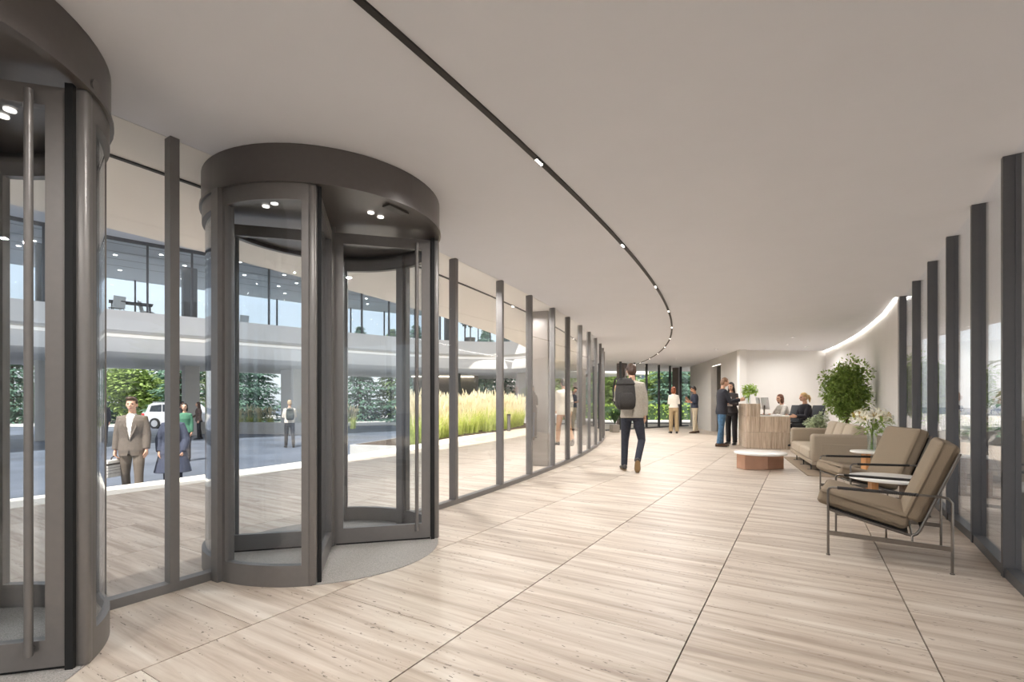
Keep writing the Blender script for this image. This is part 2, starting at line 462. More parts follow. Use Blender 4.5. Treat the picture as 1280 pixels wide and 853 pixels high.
uw = MB(); vs = []; fs = []
prof_up = ((ROVER, CEIL + .5), (ROVER + 1.5, CEIL + .5), (ROVER + 1.5, 8.4), (ROVER - .1, 8.4), (ROVER - .1, 7.75), (ROVER + .5, 7.75), (ROVER + .5, 4.75), (ROVER, 4.75))
for i in range(n + 1):
    t = R(-47) + (R(3.6) - R(-47)) * i / n
    for r, z in prof_up: vs.append(ring(r, t, z))
kk = len(prof_up)
for i in range(n):
    for k in range(kk): fs.append((i * kk + k, i * kk + (k + 1) % kk, i * kk + kk + (k + 1) % kk, i * kk + kk + k))
fs += [tuple(range(kk)), tuple(range(n * kk, n * kk + kk))[::-1]]
struct(uw.add(vs, fs).build('wall_upper', M_WHITE, None, False, True))

# ================================================================== LIGHT TRACKS
TC, TR = Vector((-33.42, 22.92)), 38.917      # lighting track circle (from its own curve)
def tang(y, r=TR): return math.asin((y - TC.y) / r)
def track_tools(cx, cy, r, a0, a1, wid, name, label, n=90):
    o = MB().arc(r - wid / 2, r + wid / 2, a0, a1, CEIL - 0.012, CEIL + 0.004, n, (cx, cy)).build(name, M_TRACK, fix=True)
    return tag(o, label, 'light track')
track_tools(TC.x, TC.y, TR, tang(-6), tang(22.3), 0.034, 'ceiling_light_track', 'long curved black light track recessed in the indoor ceiling')
track_tools(CX0, CY0, 38.6, ringy(38.6, -6), ringy(38.6, 24), 0.03, 'soffit_light_track', 'curved dark light track in the soffit outside the courtyard glazing')
lamp_light = bpy.data.lights.new('track_lamp_light', 'AREA')
lamp_light.shape = 'DISK'; lamp_light.size = 0.07; lamp_light.energy = 32; lamp_light.color = (1, 0.98, 0.955)
lamp_light.spread = R(165)
pt = math.asin((3.29 - TC.y) / TR)
lens_me = MB().lathe([(0.009, 0), (0.009, 0.004)], 10).mesh('lens', M_LENS)
body_me = MB().box((0, 0, 0.01), (0.105, 0.03, 0.02)).mesh('housing', M_TRACK)
soffit_fill = lamp_light.copy(); soffit_fill.name = 'soffit_fill_light'; soffit_fill.energy = 58  # added light: lifts terrace and soffit in place of bounced sun
def downlight(x, y, rz, label, group, light=True):
    t = thing('track_downlight', label, 'ceiling light', (x, y, CEIL - 0.016), rz, group)
    link('housing', body_me, t)
    for k in range(4): link('lens', lens_me, t, (-0.036 + 0.024 * k, 0, -0.004))
    if light:
        l = bpy.data.objects.new('lamp', lamp_light if light is True else soffit_fill); C.objects.link(l); l.parent = t; l.location = (0, 0, -0.012)
    return t
for k in range(-4, 10):
    a = pt + k * 2.02 / TR
    downlight(TC.x + TR * math.cos(a), TC.y + TR * math.sin(a), a + math.pi / 2, 'small four lens spotlight set in the indoor ceiling track', 'spotlights along the indoor ceiling track')
for k in range(-3, 9):
    a = ringy(38.6, 4.2) + k * 2.3 / 38.6
    p = ring(38.6, a)
    downlight(p.x, p.y, a + math.pi / 2, 'small spotlight set in the outdoor soffit track', 'spotlights along the outdoor soffit track', 22)

wash_light = lamp_light.copy(); wash_light.name = 'recessed_lamp_light'; wash_light.energy = 20; wash_light.size = .085  # placed by the wall glow; lamp over the couple is added to brighten the back
for x, y, lab in ((7.9, 13.9, 'small round recessed ceiling lamp above the reception desk'), (8.75, 14.45, 'small round recessed ceiling lamp near the corner of the white walls'), (7.15, 12.35, 'small round recessed ceiling lamp above the receptionists'), (6.3, 18.6, 'small round added ceiling lamp above the couple by the end glazing'), (6.4, 15.2, 'small round recessed ceiling lamp above the visitors at the counter')):
    t = thing('recessed_lamp', lab, 'ceiling light', (x, y, CEIL - .014))
    MB().arc(.045, .06, 0, 2 * math.pi, 0, .012, 24, caps=False).build('trim_ring', M_CEIL, t, 40, True)
    MB().lathe([(.044, .006), (.044, .012)], 20).build('lens', M_LED, t)
    l = bpy.data.objects.new('lamp', wash_light); C.objects.link(l); l.parent = t; l.location = (0, 0, -.012)

# ================================================================== COURTYARD FACADE (left)
def facade_point(x, y): return ang(x, y)
base_px = [(-0.59, 5.54), (-.14, 6.58), (.31, 7.49), (.72, 8.51), (1.12, 9.41), (1.48, 10.44), (1.83, 11.44), (2.17, 12.55), (2.52, 13.75), (2.86, 14.9)]
DC2 = ring(RF + 0.05, ang(-1.464, 3.94)); DC1 = ring(RF + 0.05, ang(-2.74, 1.93)); DR = 0.885
a_d2 = ang(DC2.x, DC2.y); a_d1 = ang(DC1.x, DC1.y); half = 0.86 / RF
mull = [ang(-2.06, 2.99)] + [ang(*p) for p in base_px]
k = mull[-1]
for i in range(5): k += 1.12 / RF; mull.append(k)
pre = [a_d1 - half - 0.55 * 1 / RF - i * 1.1 / RF for i in range(7)]
win1 = bpy.data.objects.new('window_1', None); C.objects.link(win1); struct(win1)
def mullion_mesh(wid, dep, zt):
    m = MB().box((0, 0, zt / 2), (dep, wid, zt))
    m.box((-dep * 0.5 - 0.012, 0, zt / 2), (0.024, wid * 0.55, zt))
    return m
mull_me = mullion_mesh(0.052, 0.075, CEIL).mesh('mullion', M_MULL)
for a in mull + pre:
    p = ring(RF - 0.02, a); link('mullion', mull_me, win1, p, (0, 0, a))
ranges = [(a_d1 + half, mull[0]), (mull[0], a_d2 - half), (a_d2 + half, mull[1])] + [(mull[i], mull[i + 1]) for i in range(1, len(mull) - 1)]
ranges += [(pre[0], a_d1 - half)] + [(pre[i + 1], pre[i]) for i in range(len(pre) - 1)]
for a0, a1 in ranges:
    p0, p1 = ring(RF - 0.02, a0), ring(RF - 0.02, a1)
    MB().seg(p0, p1, 0, 0.011, 0.05, CEIL).build('pane', M_GLASS, win1)
    MB().seg(p0, p1, 0, 0.075, 0.0, 0.055).build('bottom_rail', M_MULL, win1)
# square columns just outside the courtyard glazing
for k, y in enumerate((9.0, 13.2, 17.4, 21.5)):
    a = ringy(RF - 0.37, y); p = ring(RF - 0.37, a)
    o = MB().rbox((0.40, 0.40, CEIL), 0.012, Matrix.Translation((p.x, p.y, CEIL / 2)) @ Matrix.Rotation(a, 4, 'Z'), 2).build('facade_column', M_COLB)
    tag(o, 'square taupe column standing just outside the courtyard glazing', 'column', 'columns behind the courtyard glazing')

# ================================================================== REVOLVING DOORS
def revolving_door(label, c, room_angle):
    t = thing('revolving_door', label, 'door', (c.x, c.y, 0), room_angle, 'revolving doors in the courtyard glazing')
    zc = 2.585
    canopy = MB().arc(DR - 0.03, DR, 0, 2 * math.pi, zc, CEIL - 0.002, 72, caps=False).arc(DR - 0.035, DR + 0.012, 0, 2 * math.pi, zc - 0.014, zc + 0.004, 72, caps=False).build('canopy', M_BRONZE2, t, 40, True)
    MB().lathe([(DR - 0.032, zc + 0.02), (DR - 0.032, zc + 0.045)], 64).build('canopy_ceiling', M_BRONZE2, t, 40)
    for k in range(4):
        a = R(90 * k); 
        for s_ in (-0.05, 0.05):
            MB().lathe([(0.024, 0), (0.024, 0.008)], 14, (0.52 * math.cos(a) - s_ * math.sin(a), 0.52 * math.sin(a) + s_ * math.cos(a), zc + 0.011)).build('ceiling_lamp', M_LED, t)
    MB().box((DR - 0.16, 0.0, zc + 0.012), (0.07, 0.2, 0.012)).build('sensor', M_COLD, t)
    MB().lathe([(0.03, 0), (0.03, 0.012)], 16, (0, 0, 0)).build('sensor_cap', M_BRONZE, canopy)
    canopy.children[0].rotation_euler = (R(90), 0, R(40 + 90)); canopy.children[0].location = (DR * math.cos(R(48)) * 1.0, DR * math.sin(R(48)) * 1.0, zc + 0.03)
    # fixed curved side walls
    for sgn in (1, -1):
        for (q0, q1) in ((46, 90), (90, 134)):
            a0, a1 = R(q0 * sgn), R(q1 * sgn)
            if a0 > a1: a0, a1 = a1, a0
            f = MB()
            f.arc(DR - 0.055, DR - 0.005, a0, a1, 0.0, 0.135, 14); f.arc(DR - 0.055, DR - 0.005, a0, a1, zc - 0.12, zc - 0.012, 14)
            st = R(4.2)
            f.arc(DR - 0.055, DR - 0.005, a0, a0 + st, 0.135, zc - 0.12, 2); f.arc(DR - 0.055, DR - 0.005, a1 - st, a1, 0.135, zc - 0.12, 2)
            w_ = f.build('side_wall_frame', M_BRONZE, t, 40, True)
            MB().arc(DR - 0.034, DR - 0.026, a0 + st, a1 - st, 0.135, zc - 0.12, 14).build('pane', M_DGLASS, w_, 40, True)
        for q in (46, 134):
            a = R(q * sgn)
            MB().rbox((0.062, 0.052, zc - 0.012), 0.016, Matrix.Translation(((DR - 0.03) * math.cos(a), (DR - 0.03) * math.sin(a), (zc - 0.012) / 2)) @ Matrix.Rotation(a, 4, 'Z'), 3).build('post', M_BRONZE, t, 40)
            aa = a - sgn * R(2.6) * (1 if q == 46 else -1)
            MB().box(((DR - 0.055) * math.cos(aa), (DR - 0.055) * math.sin(aa), (zc - 0.012) / 2), (0.03, 0.024, zc - 0.012), aa).build('brush_seal', M_BLACK, t)
        a = R(90 * sgn)
        MB().box(((DR - 0.03) * math.cos(a), (DR - 0.03) * math.sin(a), (zc - 0.012) / 2), (0.11, 0.075, zc - 0.012), a).build('post', M_BRONZE, t)
    # four leaves
    for k in range(4):
        a = R(45 + 90 * k); L = DR - 0.075; r0 = 0.03
        M = Matrix.Rotation(a, 4, 'Z')
        f = MB()
        zt = zc - 0.03
        def bx(m, x0, x1, y, th, z0, z1):
            m.add([M @ Vector((x, yy, z)) for x in (x0, x1) for yy in (y - th / 2, y + th / 2) for z in (z0, z1)],
                  [(0, 1, 3, 2), (4, 6, 7, 5), (0, 4, 5, 1), (2, 3, 7, 6), (0, 2, 6, 4), (1, 5, 7, 3)])
        bx(f, r0, r0 + 0.075, 0, 0.045, 0.02, zt); bx(f, L - 0.072, L, 0, 0.045, 0.02, zt)
        bx(f, r0 + .075, L - .072, 0, 0.045, 0.02, 0.14); bx(f, r0 + .075, L - .072, 0, 0.045, zt - 0.085, zt)
        lf = f.build('leaf', M_BRONZE, t)
        g = MB(); bx(g, r0 + .075, L - .072, 0, 0.008, 0.14, zt - 0.085); g.build('pane', M_DGLASS, lf)
        s_ = MB(); bx(s_, r0 + .02, L, 0, 0.02, 0.004, 0.02); s_.build('brush_seal', M_BLACK, lf)
        s_ = MB(); bx(s_, L, L + 0.025, 0, 0.018, 0.02, zt); s_.build('brush_seal', M_BLACK, lf)
        yh = -0.05
        h = MB().tube([M @ Vector((L - 0.115, yh, 0.09)), M @ Vector((L - 0.115, yh, zt - 0.04))], 0.016, 12)
        for z in (0.12, zt - 0.08): h.tube([M @ Vector((L - 0.115, yh, z)), M @ Vector((L - 0.115, -0.02, z))], 0.008, 8)
        h.build('handle', M_BRONZE, lf, 40)
    MB().lathe([(0.045, 0.004), (0.045, zc + 0.02)], 20).build('centre_shaft', M_BRONZE, t, 40)
    MB().lathe([(DR - 0.01, 0.001), (DR - 0.012, 0.006)], 64).build('entrance_mat', M_MAT, t)
    return t
ra2 = math.atan2(DC2.y - CY0, DC2.x - CX0); ra1 = math.atan2(DC1.y - CY0, DC1.x - CX0)
revolving_door('bronze revolving door adjoining the long curved run of mullions', DC2, ra2)
revolving_door('bronze revolving door beyond the suited man from the long run of mullions', DC1, ra1 + R(4))

# ================================================================== RIGHT GLAZING
rp = [(0.35, -1.2), (0.96, -0.3), (1.56, 0.62), (2.15, 1.55), (2.73, 2.42), (3.29, 3.27), (3.84, 4.07), (4.33, 4.85), (4.88, 5.71), (5.46, 6.63), (6.05, 7.59)]
win2 = bpy.data.objects.new('window_2', None); C.objects.link(win2); struct(win2)
mull2 = MB().box((0, 0.02, CEIL / 2), (0.045, 0.06, CEIL)).box((0, -0.03, CEIL / 2), (0.06, 0.04, CEIL)).mesh('mullion', M_MULLD)
for i, p in enumerate(rp):
    q0 = Vector(rp[max(i - 1, 0)]); q1 = Vector(rp[min(i + 1, len(rp) - 1)]); d = q1 - q0
    rz = math.atan2(d.y, d.x)
    nx, ny = math.sin(rz), -math.cos(rz)           # outward
    link('mullion', mull2, win2, (p[0] + nx * 0.06, p[1] + ny * 0.06, 0), (0, 0, rz))
    if i:
        a = rp[i - 1]
        MB().seg((a[0] + nx * .06, a[1] + ny * .06), (p[0] + nx * .06, p[1] + ny * .06), 0, 0.011, 0.068, CEIL).build('pane', M_GLASS, win2)
        MB().seg((a[0] + nx * .06, a[1] + ny * .06), (p[0] + nx * .06, p[1] + ny * .06), 0, 0.08, 0.0, 0.07).build('bottom_rail', M_MULLD, win2)

# ================================================================== WALLS
cw = [(6.08, 7.64), (6.9, 8.95), (7.6, 10.2), (8.35, 11.6), (9.0, 12.95), (9.6, 14.3), (10.15, 15.7)]
b = MB(); b2 = MB()
for i in range(len(cw) - 1):
    a, c = Vector(cw[i]), Vector(cw[i + 1]); d = (c - a).normalized(); nn = Vector((d.y, -d.x))
    q = [a, c, c + nn * 0.25, a + nn * 0.25]
    b.prism([(p.x, p.y) for p in q], 0, CEIL + 0.02)
wall_right = struct(b.build('wall_right', M_WALL, None, 60, True))
led = MB()
for i in range(len(cw) - 1):
    a, c = Vector(cw[i]), Vector(cw[i + 1]); d = (c - a).normalized(); nn = Vector((-d.y, d.x))
    q = [a + nn * 0.012, c + nn * 0.012, c + nn * 0.036, a + nn * 0.036]
    led.prism([(p.x, p.y) for p in q], CEIL - 0.012, CEIL - 0.002)
tag(led.build('cove_light_strip', M_COVE, None, False, True), 'glowing cove light strip along the top of the curved white wall', 'cove light')
# back wall with its return and the doorway wall
bw = MB().prism([(7.25, 15.55), (10.3, 15.7), (10.3, 15.95), (7.55, 15.8)], 0, CEIL + 0.02)
bw.prism([(7.21, 15.36), (7.42, 15.34), (7.44, 15.58), (7.23, 15.58)], 0, CEIL + .02)
wall_back = struct(bw.build('wall_back', M_WALL, None, False, True))
wl = [(7.25, 15.55), (7.56, 17.55)]; wr = [(7.80, 19.0), (8.45, 23.0)]
b = MB()
for a, c in (wl, wr):
    a = Vector(a); c = Vector(c); d = (c - a).normalized(); nn = Vector((d.y, -d.x)) * 0.22
    b.prism([tuple(a), tuple(c), tuple(c + nn), tuple(a + nn)], 0, CEIL + 0.02)
a = Vector(wl[1]); c = Vector(wr[0]); d = (c - a).normalized(); nn = Vector((d.y, -d.x)) * 0.22
b.prism([tuple(a), tuple(c), tuple(c + nn), tuple(a + nn)], 2.55, CEIL + 0.02)
wall_side = struct(b.build('wall_doorway', M_WALLG, None, False, True))
b = MB().prism([(7.62, 17.5), (10.6, 16.9), (10.6, 17.1), (7.64, 17.7)], 0, CEIL).prism([(9.9, 17.0), (10.1, 17.0), (10.6, 22), (10.4, 22)], 0, CEIL).prism([(8.1, 19.6), (10.6, 21.0), (10.6, 21.2), (8.1, 19.8)], 0, CEIL)
struct(b.build('wall_corridor', M_WALLG, None, False, True))
o = MB().prism([(7.60, 17.6), (7.83, 18.95), (7.845, 18.945), (7.615, 17.595)], 2.535, 2.548).build('doorway_light_strip', emis('led_doorway', (1, .95, .88, 1), 2.5), None, False, True)
tag(o, 'thin glowing light strip under the lintel of the corridor doorway', 'light strip')
tag(MB().rbox((0.06, 0.03, 1.1), 0.008, Matrix.Translation((8.16, 21.4, 0.60)) @ Matrix.Rotation(math.atan2(4, .65), 4, 'Z')).build('wall_panel_post', M_CHROME), 'slim grey upright post fixed on the grey wall beside the end glazing', 'post')
# closing wall behind the viewer
p0, p1 = ring(ROVER + 2, R(-46)), ring(ROUT - 3, R(-46))
struct(MB().seg(p0, p1, 0, 0.2, 0, CEIL).build('wall_behind', M_WALL))

# ================================================================== END GLAZING
win3 = bpy.data.objects.new('window_3', None); C.objects.link(win3); struct(win3)
ep = [(3.75, 19.35)] + [((u - 640) * y / FPX, y) for u, y in ((775.5, 20.0), (793, 20.6), (808, 21.2), (823.5, 21.8), (837.4, 22.35), (850.8, 22.9))] + [(8.42, 23.2)]
rz = math.atan2(ep[-2][1] - ep[1][1], ep[-2][0] - ep[1][0])
mull3 = MB().box((0, 0, CEIL / 2), (0.06, 0.07, CEIL)).box((0, -0.045, CEIL / 2), (0.04, 0.02, CEIL)).mesh('mullion', mat('mullion_black', srgb(60, 60, 62), 0.45, 0.3))
for i, p in enumerate(ep):
    if 0 < i < len(ep) - 1: link('mullion', mull3, win3, (p[0], p[1], 0), (0, 0, rz))
    if i:
        MB().seg(ep[i - 1], p, 0, 0.011, 0.05, CEIL).build('pane', M_GLASS, win3)
        MB().seg(ep[i - 1], p, 0, 0.08, 0.0, 0.055).build('bottom_rail', M_MULLD, win3)
for x, y, lab in ((4.75, 20.95, 'dark square column behind the end glazing, nearest the potted plant'), (8.05, 23.65, 'dark square column behind the end glazing, nearest the grey wall')):
    o = MB().rbox((0.32, 0.32, CEIL), 0.012, Matrix.Translation((x, y, CEIL / 2)) @ Matrix.Rotation(rz, 4, 'Z'), 2).build('end_column', mat('column_umber', srgb(84, 72, 66), 0.5))
    tag(o, lab, 'column')

# ================================================================== LOUNGE CHAIRS
def lounge_chair(label, loc, facing):
    t = thing('lounge_chair', label, 'armchair', (loc[0], loc[1], 0.002), math.atan2(facing[1], facing[0]), 'steel framed lounge chairs by the right glazing')
    xf, xr = 0.355, -0.355
    for y in (-0.40, 0.40):
        fr = MB().tube([(xf, y, 0), (xf, y, .495), (xf - .008, y, .512), (xf - .025, y, .52), (xr + .06, y, .52), (xr + .02, y, .512), (xr, y, .485), (xr, y, 0)], 0.0085, 8)
        for x in (xf, xr): fr.lathe([(0.014, 0), (0.014, 0.008)], 12, (x, y, 0))
        sf = fr.build('side_frame', M_CHROME, t, 40)
        MB().box((0, y, .17), (xf - xr, 0.012, 0.032)).build('side_bar', M_CHROME, sf)
        pts = []; n = 230
        for i in range(n):
            a = i * 2 * math.pi / 6.0
            pts.append((xf - .06 - 0.47 * i / n, y + 0.0115 * math.cos(a), .52 + 0.0115 * math.sin(a)))
        MB().tube([(xf - .06, y, .52), (xf - .53, y, .52)], 0.0105, 8).tube(pts, 0.0035, 4).build('arm_wrap', M_LEATH, sf)
    prof = [(xf + .01, .345), (xf - .03, .33), (xf - .25, .275), (xf - .47, .222), (xf - .5, .218), (xf - .525, .232), (xf - .545, .265), (xf - .65, .545), (xf - .755, .82)]
    for y in (-0.345, 0.345):
        MB().tube([(x, y, z) for x, z in prof], 0.010, 8).build('seat_rail', M_CHROME, t, 40)
    rods = [((xf, -.40, .335), (xf, .40, .335)), ((xf - .5, -.345, .214), (xf - .5, .345, .214)), ((xf - .75, -.345, .81), (xf - .75, .345, .81)), ((0, -.4, .17), (0, .4, .17))]
    for y in (-.345, .345):
        rods += [((xf - .5, y, .218), (xf - .5, math.copysign(.40, y), .17)), ((xf - .64, y, .52), (xf - .64, math.copysign(.40, y), .52))]
    for p0, p1 in rods: MB().tube([p0, p1], 0.007, 8).build('cross_rod', M_CHROME, t, 40)
    # sling webbing under the cushions
    wb = MB()
    wb.box((xf - .235, 0, .345 - .255 * .235 + .006), (.50, .68, .006), rot=Euler((0, -math.atan2(.127, .5), 0)))
    wb.box((xf - .645, 0, .535), (.006, .68, .56), rot=Euler((0, -math.atan2(.21, .555), 0)))
    wb.build('webbing', M_LEATH, t)
    sa = math.atan2(.127, .5)
    m4 = Matrix.Translation((xf - .205, 0, .368)) @ Matrix.Rotation(-sa, 4, 'Y')
    cu = MB().rbox((0.57, 0.655, 0.115), 0.032, m4, 4, puff=0.014).build('seat_cushion', M_FABRIC, t, 60)
    ba = math.atan2(.555, .21)
    m5 = Matrix.Translation((xf - .605, 0, .60)) @ Matrix.Rotation(-(math.pi - ba), 4, 'Y')
    cb_ = MB().rbox((0.60, 0.655, 0.115), 0.032, m5, 4, puff=0.012).build('back_cushion', M_FABRIC, t, 60)
    for par, m in ((cu, m4), (cb_, m5)):
        pp = MB()
        hx = 0.57 / 2 if par is cu else .30
        for zz in (-.047, .047):
            path = [(sx * (hx - .012 - cut[0]), sy * (.3275 - .012 - cut[1]), zz) for sx, sy, cut in ((1, 1, (0, .03)), (1, -1, (0, .03)), (1, -1, (.03, 0)), (-1, -1, (.03, 0)), (-1, -1, (0, .03)), (-1, 1, (0, .03)), (-1, 1, (.03, 0)), (1, 1, (.03, 0)))]
            pp.tube([m @ Vector(p) for p in path], 0.004, 5, close=True)
        pp.build('piping', M_FABRIC, par)
    return t
lounge_chair('taupe cushioned steel lounge chair farther from the sofa, beside the tall dark mullions', (2.955, 3.83), (-.795, .606))
lounge_chair('taupe cushioned steel lounge chair between the two small round tables, beside the lily vase', (3.99, 5.40), (-.97, .22))

# ================================================================== SMALL ROUND TABLES
def side_table(label, loc, rad, h, leg_offsets, rz):
    t = thing('side_table', label, 'side table', (loc[0], loc[1], 0), rz)
    MB().lathe([(rad - .012, h - .024), (rad, h - .018), (rad, h - .004), (rad - .006, h)], 48).build('table_top', M_MARB, t, 40)
    for k, (x, m) in enumerate(leg_offsets):
        MB().rbox((0.055, 0.16, h - .026), 0.004, Matrix.Translation((x, 0, (h - .024) / 2)), 2).build('leg', m, t)
    MB().box((sum(x for x, _ in leg_offsets) / len(leg_offsets), 0, 0.012), (0.30, 0.14, 0.02)).build('foot_plate', M_WALNUT, t)
    return t
side_table('small round white marble side table carrying the lily vase', (4.87, 6.58), 0.235, .505, [(-0.06, M_OAK), (0.1, M_WALNUT)], R(-15))
side_table('round white marble side table standing between the two lounge chairs', (3.66, 4.70), 0.33, .445, [(-0.13, M_OAK), (0.12, M_WALNUT)], R(-25))

# ================================================================== COFFEE TABLE
t = thing('coffee_table', 'low round white coffee table on folded bronze plates', 'coffee table', (4.36, 8.52, 0), R(12))
MB().lathe([(0.385, .252), (0.42, .262), (0.42, .285), (0.41, .292)], 64).build('table_top', M_MARB, t, 40)
for k, (x0, y0, x1, y1) in enumerate(((-.375, -.10, -.02, -.20), (-.02, -.20, .37, -.12), (-.37, .12, 0, .2), (0, .2, .37, .1), (-.375, -.1, -.37, .12), (.37, -.12, .37, .1))):
    MB().seg((x0, y0), (x1, y1), 0, 0.012, 0.004, .253).build('base_plate', M_COPPER, t)

# ================================================================== SOFA
SF = Vector((4.92, 7.95, 0)); ST = Vector((.38, .925, 0)).normalized()
rzs = math.atan2(ST.y, ST.x)       # local x = along the sofa (away), local -y = depth towards the wall
t = thing('sofa', 'long low taupe fabric sofa with loose back cushions in front of the indoor tree', 'sofa', SF, rzs)
SL, SD = 2.36, 0.98
MB().rbox((SL, SD, 0.07), 0.015, Matrix.Translation((SL / 2, -SD / 2, 0.165))).build('base', M_SOFA, t)
for x in (0.45, 1.18, 1.95):
    f = MB().box((x, -SD / 2, 0.006), (0.06, SD * 0.99, 0.012))
    for y in (-.06, -SD + .06): f.box((x, y, 0.07), (0.05, 0.012, 0.13))
    f.build('leg', M_BLACK, t)
for x in (0.11, SL - 0.11):
    a_ = MB().rbox((0.22, SD, 0.46), 0.05, Matrix.Translation((x, -SD / 2, 0.41)), 4).build('arm', M_SOFA, t, 50)
    if x < 1: MB().rbox((0.012, SD * 0.82, 0.29), 0.005, Matrix.Translation((-0.004, -SD * .55, 0.34)), 2).build('arm_pocket', M_SOFA, a_)
MB().rbox((SL - .4, 0.2, 0.46), 0.05, Matrix.Translation((SL / 2, -SD + .1, 0.41)), 4).build('backrest', M_SOFA, t, 50)
cl = (SL - .44) / 2
for k in range(2):
    MB().rbox((cl - .006, SD - .2, 0.17), 0.04, Matrix.Translation((.22 + cl * (k + .5), -(SD - .2) / 2 + .01, 0.285)), 4, puff=0.015).build('seat_cushion', M_PILLOW, t, 60)
for k in range(3):
    MB().rbox((0.58, 0.19, 0.44), 0.07, Matrix.Translation((.52 + .64 * k, -SD + .32, 0.575)) @ Matrix.Rotation(R(17), 4, 'X'), 4, puff=0.0).build('back_cushion', M_PILLOW, t, 60)
rq = [SF + ST * a + Vector((ST.y, -ST.x, 0)) * c for a, c in ((-.35, -.12), (SL + .1, -.12), (SL + .1, .9), (-.35, .9))]
tag(MB().prism([(p.x, p.y) for p in rq][::-1], 0.001, 0.009).build('rug', M_RUG, None, False, True), 'thin brown rug lying under the taupe sofa', 'rug')

# ================================================================== RECEPTION DESK (travertine blocks)
DA = Vector((5.89, 12.18, 0)); DW = Vector((.962, -.273, 0)); DT = Vector((.273, .962, 0))
desk = thing('reception_desk', 'travertine block reception desk with a tall visitor counter', 'reception desk', DA, math.atan2(DW.y, DW.x))
# local x = width towards the receptionists, local y = along the counter away
def course(x0, x1, y0, y1, z0, z1, cuts, axis):
    for q0, q1 in zip(cuts[:-1], cuts[1:]):
        if axis == 'x': c = ((q0 + q1) / 2, (y0 + y1) / 2, (z0 + z1) / 2); s_ = (q1 - q0 - .004, y1 - y0, z1 - z0 - .004)
        else: c = ((x0 + x1) / 2, (q0 + q1) / 2, (z0 + z1) / 2); s_ = (x1 - x0, q1 - q0 - .004, z1 - z0 - .004)
        MB().rbox(s_, 0.004, Matrix.Translation(c), 1).build('stone_block', M_DESK, desk)
W_ = 0.99
for k, (z0, z1, cuts) in enumerate(((0, .41, (0, .55, W_)), (.41, .80, (0, .30, .78, W_)))):
    course(0, W_, 0, 0.10, z0, z1, cuts, 'x')
for k, (z0, z1, cuts) in enumerate(((0, .41, (.10, .62, 1.15)), (.41, .80, (.10, .40, .9, 1.15)), (.80, 1.12, (.0, .62, 1.15)))):
    course(0, 0.10, 0, 0, z0, z1, cuts, 'y')
course(0.1, .32, 0, 0.10, .80, 1.12, (0.1, .32), 'x')
MB().box((.16, .6, 1.10), (.30, 1.08, .036)).build('counter_top', M_DESK, desk)
MB().rbox((.69, 1.2, .03), 0.006, Matrix.Translation((.665, .6, .815)), 2).build('desk_top', M_MARB, desk)
MB().box((.30, .6, .95), (.02, 1.08, .26)).build('counter_back', M_DESK, desk)
MB().box((W_ - .04, .58, .39), (.05, .92, .78)).build('side_panel', M_DESK, desk)
def dloc(x, y, z): return DA + DW * x + DT * y + Vector((0, 0, z))
# monitors
for k, (x, y, lab) in enumerate(((.48, .27, 'slim silver computer monitor turned edge on at the front of the reception desk'), (.44, .86, 'slim silver computer monitor standing deeper on the reception desk beside the plant'))):
    m = thing('monitor', lab, 'monitor', dloc(x, y, .83), math.atan2(DW.y, DW.x) + R(8 - 10 * k))
    MB().rbox((.18, .2, .012), .004, Matrix.Translation((0, 0, .006)), 2).build('stand_base', M_CHROME, m)
    MB().box((-.02, 0, .13), (.014, .05, .24)).build('stand_neck', M_CHROME, m)
    s_ = MB().rbox((.02, .5, .31), .006, Matrix.Translation((0, 0, .30)) @ Matrix.Rotation(R(-8), 4, 'Y'), 2).build('display_housing', mat('silver_plastic', srgb(196, 196, 198), .4), m)
    MB().box((.0115, 0, .30), (.001, .47, .28), rot=Euler((0, R(-8), 0))).build('screen', mat('screen_dark', srgb(30, 34, 40), .2), s_)
o = thing('keyboard', 'small white keyboard lying on the low desk top', 'keyboard', dloc(.72, .3, .831), math.atan2(DW.y, DW.x))
MB().rbox((.13, .42, .014), .004, Matrix.Translation((0, 0, .007)), 2).build('keyboard_body', mat('keyboard_white', srgb(225, 225, 225), .5), o)
MB().box((0, 0, .0155), (.11, .4, .004)).build('keys', mat('keys_grey', srgb(200, 200, 202), .5), o)

# ================================================================== PLANTS
def leaf_quad(m, p, d, up, ln, wd, bend=0.25, mi=0):
    d = d.normalized(); sd = d.cross(up)
    if sd.length < 1e-4: sd = d.orthogonal()
    sd.normalize(); nn = sd.cross(d)
    a = p; mid = p + d * ln * .5 + nn * ln * bend * .3; tip = p + d * ln - nn * ln * bend * .35
    m.add([a, mid + sd * wd / 2 - nn * wd * .15, tip, mid - sd * wd / 2 - nn * wd * .15, mid], [(0, 1, 4), (1, 2, 4), (2, 3, 4), (3, 0, 4)], mi)
def rv(rnd): 
    while True:
        v = Vector((rnd.uniform(-1, 1), rnd.uniform(-1, 1), rnd.uniform(-1, 1)))
        if 0.05 < v.length < 1: return v
def bush(rnd, n, rx, rz, ln, wd, blobs=26, hollow=.45):
    m = MB()
    cs = []
    for i in range(blobs):
        v = rv(rnd).normalized() * rnd.uniform(.35, .92)
        cs.append((Vector((v.x * rx, v.y * rx, v.z * rz)), rnd.uniform(.22, .36) * rx))
    for i in range(n):
        c, r = rnd.choice(cs); v = rv(rnd).normalized()
        p = c + v * r * rnd.uniform(.6, 1.05)
        d = (v + Vector((0, 0, -.2)) + rv(rnd) * .8)
        leaf_quad(m, p, d, Vector((0, 0, 1)) + rv(rnd) * .6, ln * rnd.uniform(.7, 1.25), wd * rnd.uniform(.7, 1.2))
    return m
rnd = random.Random(3)
tr = thing('indoor_tree', 'bushy green indoor tree with a rounded crown beside the curved white wall', 'tree', (6.98, 10.12, 0))
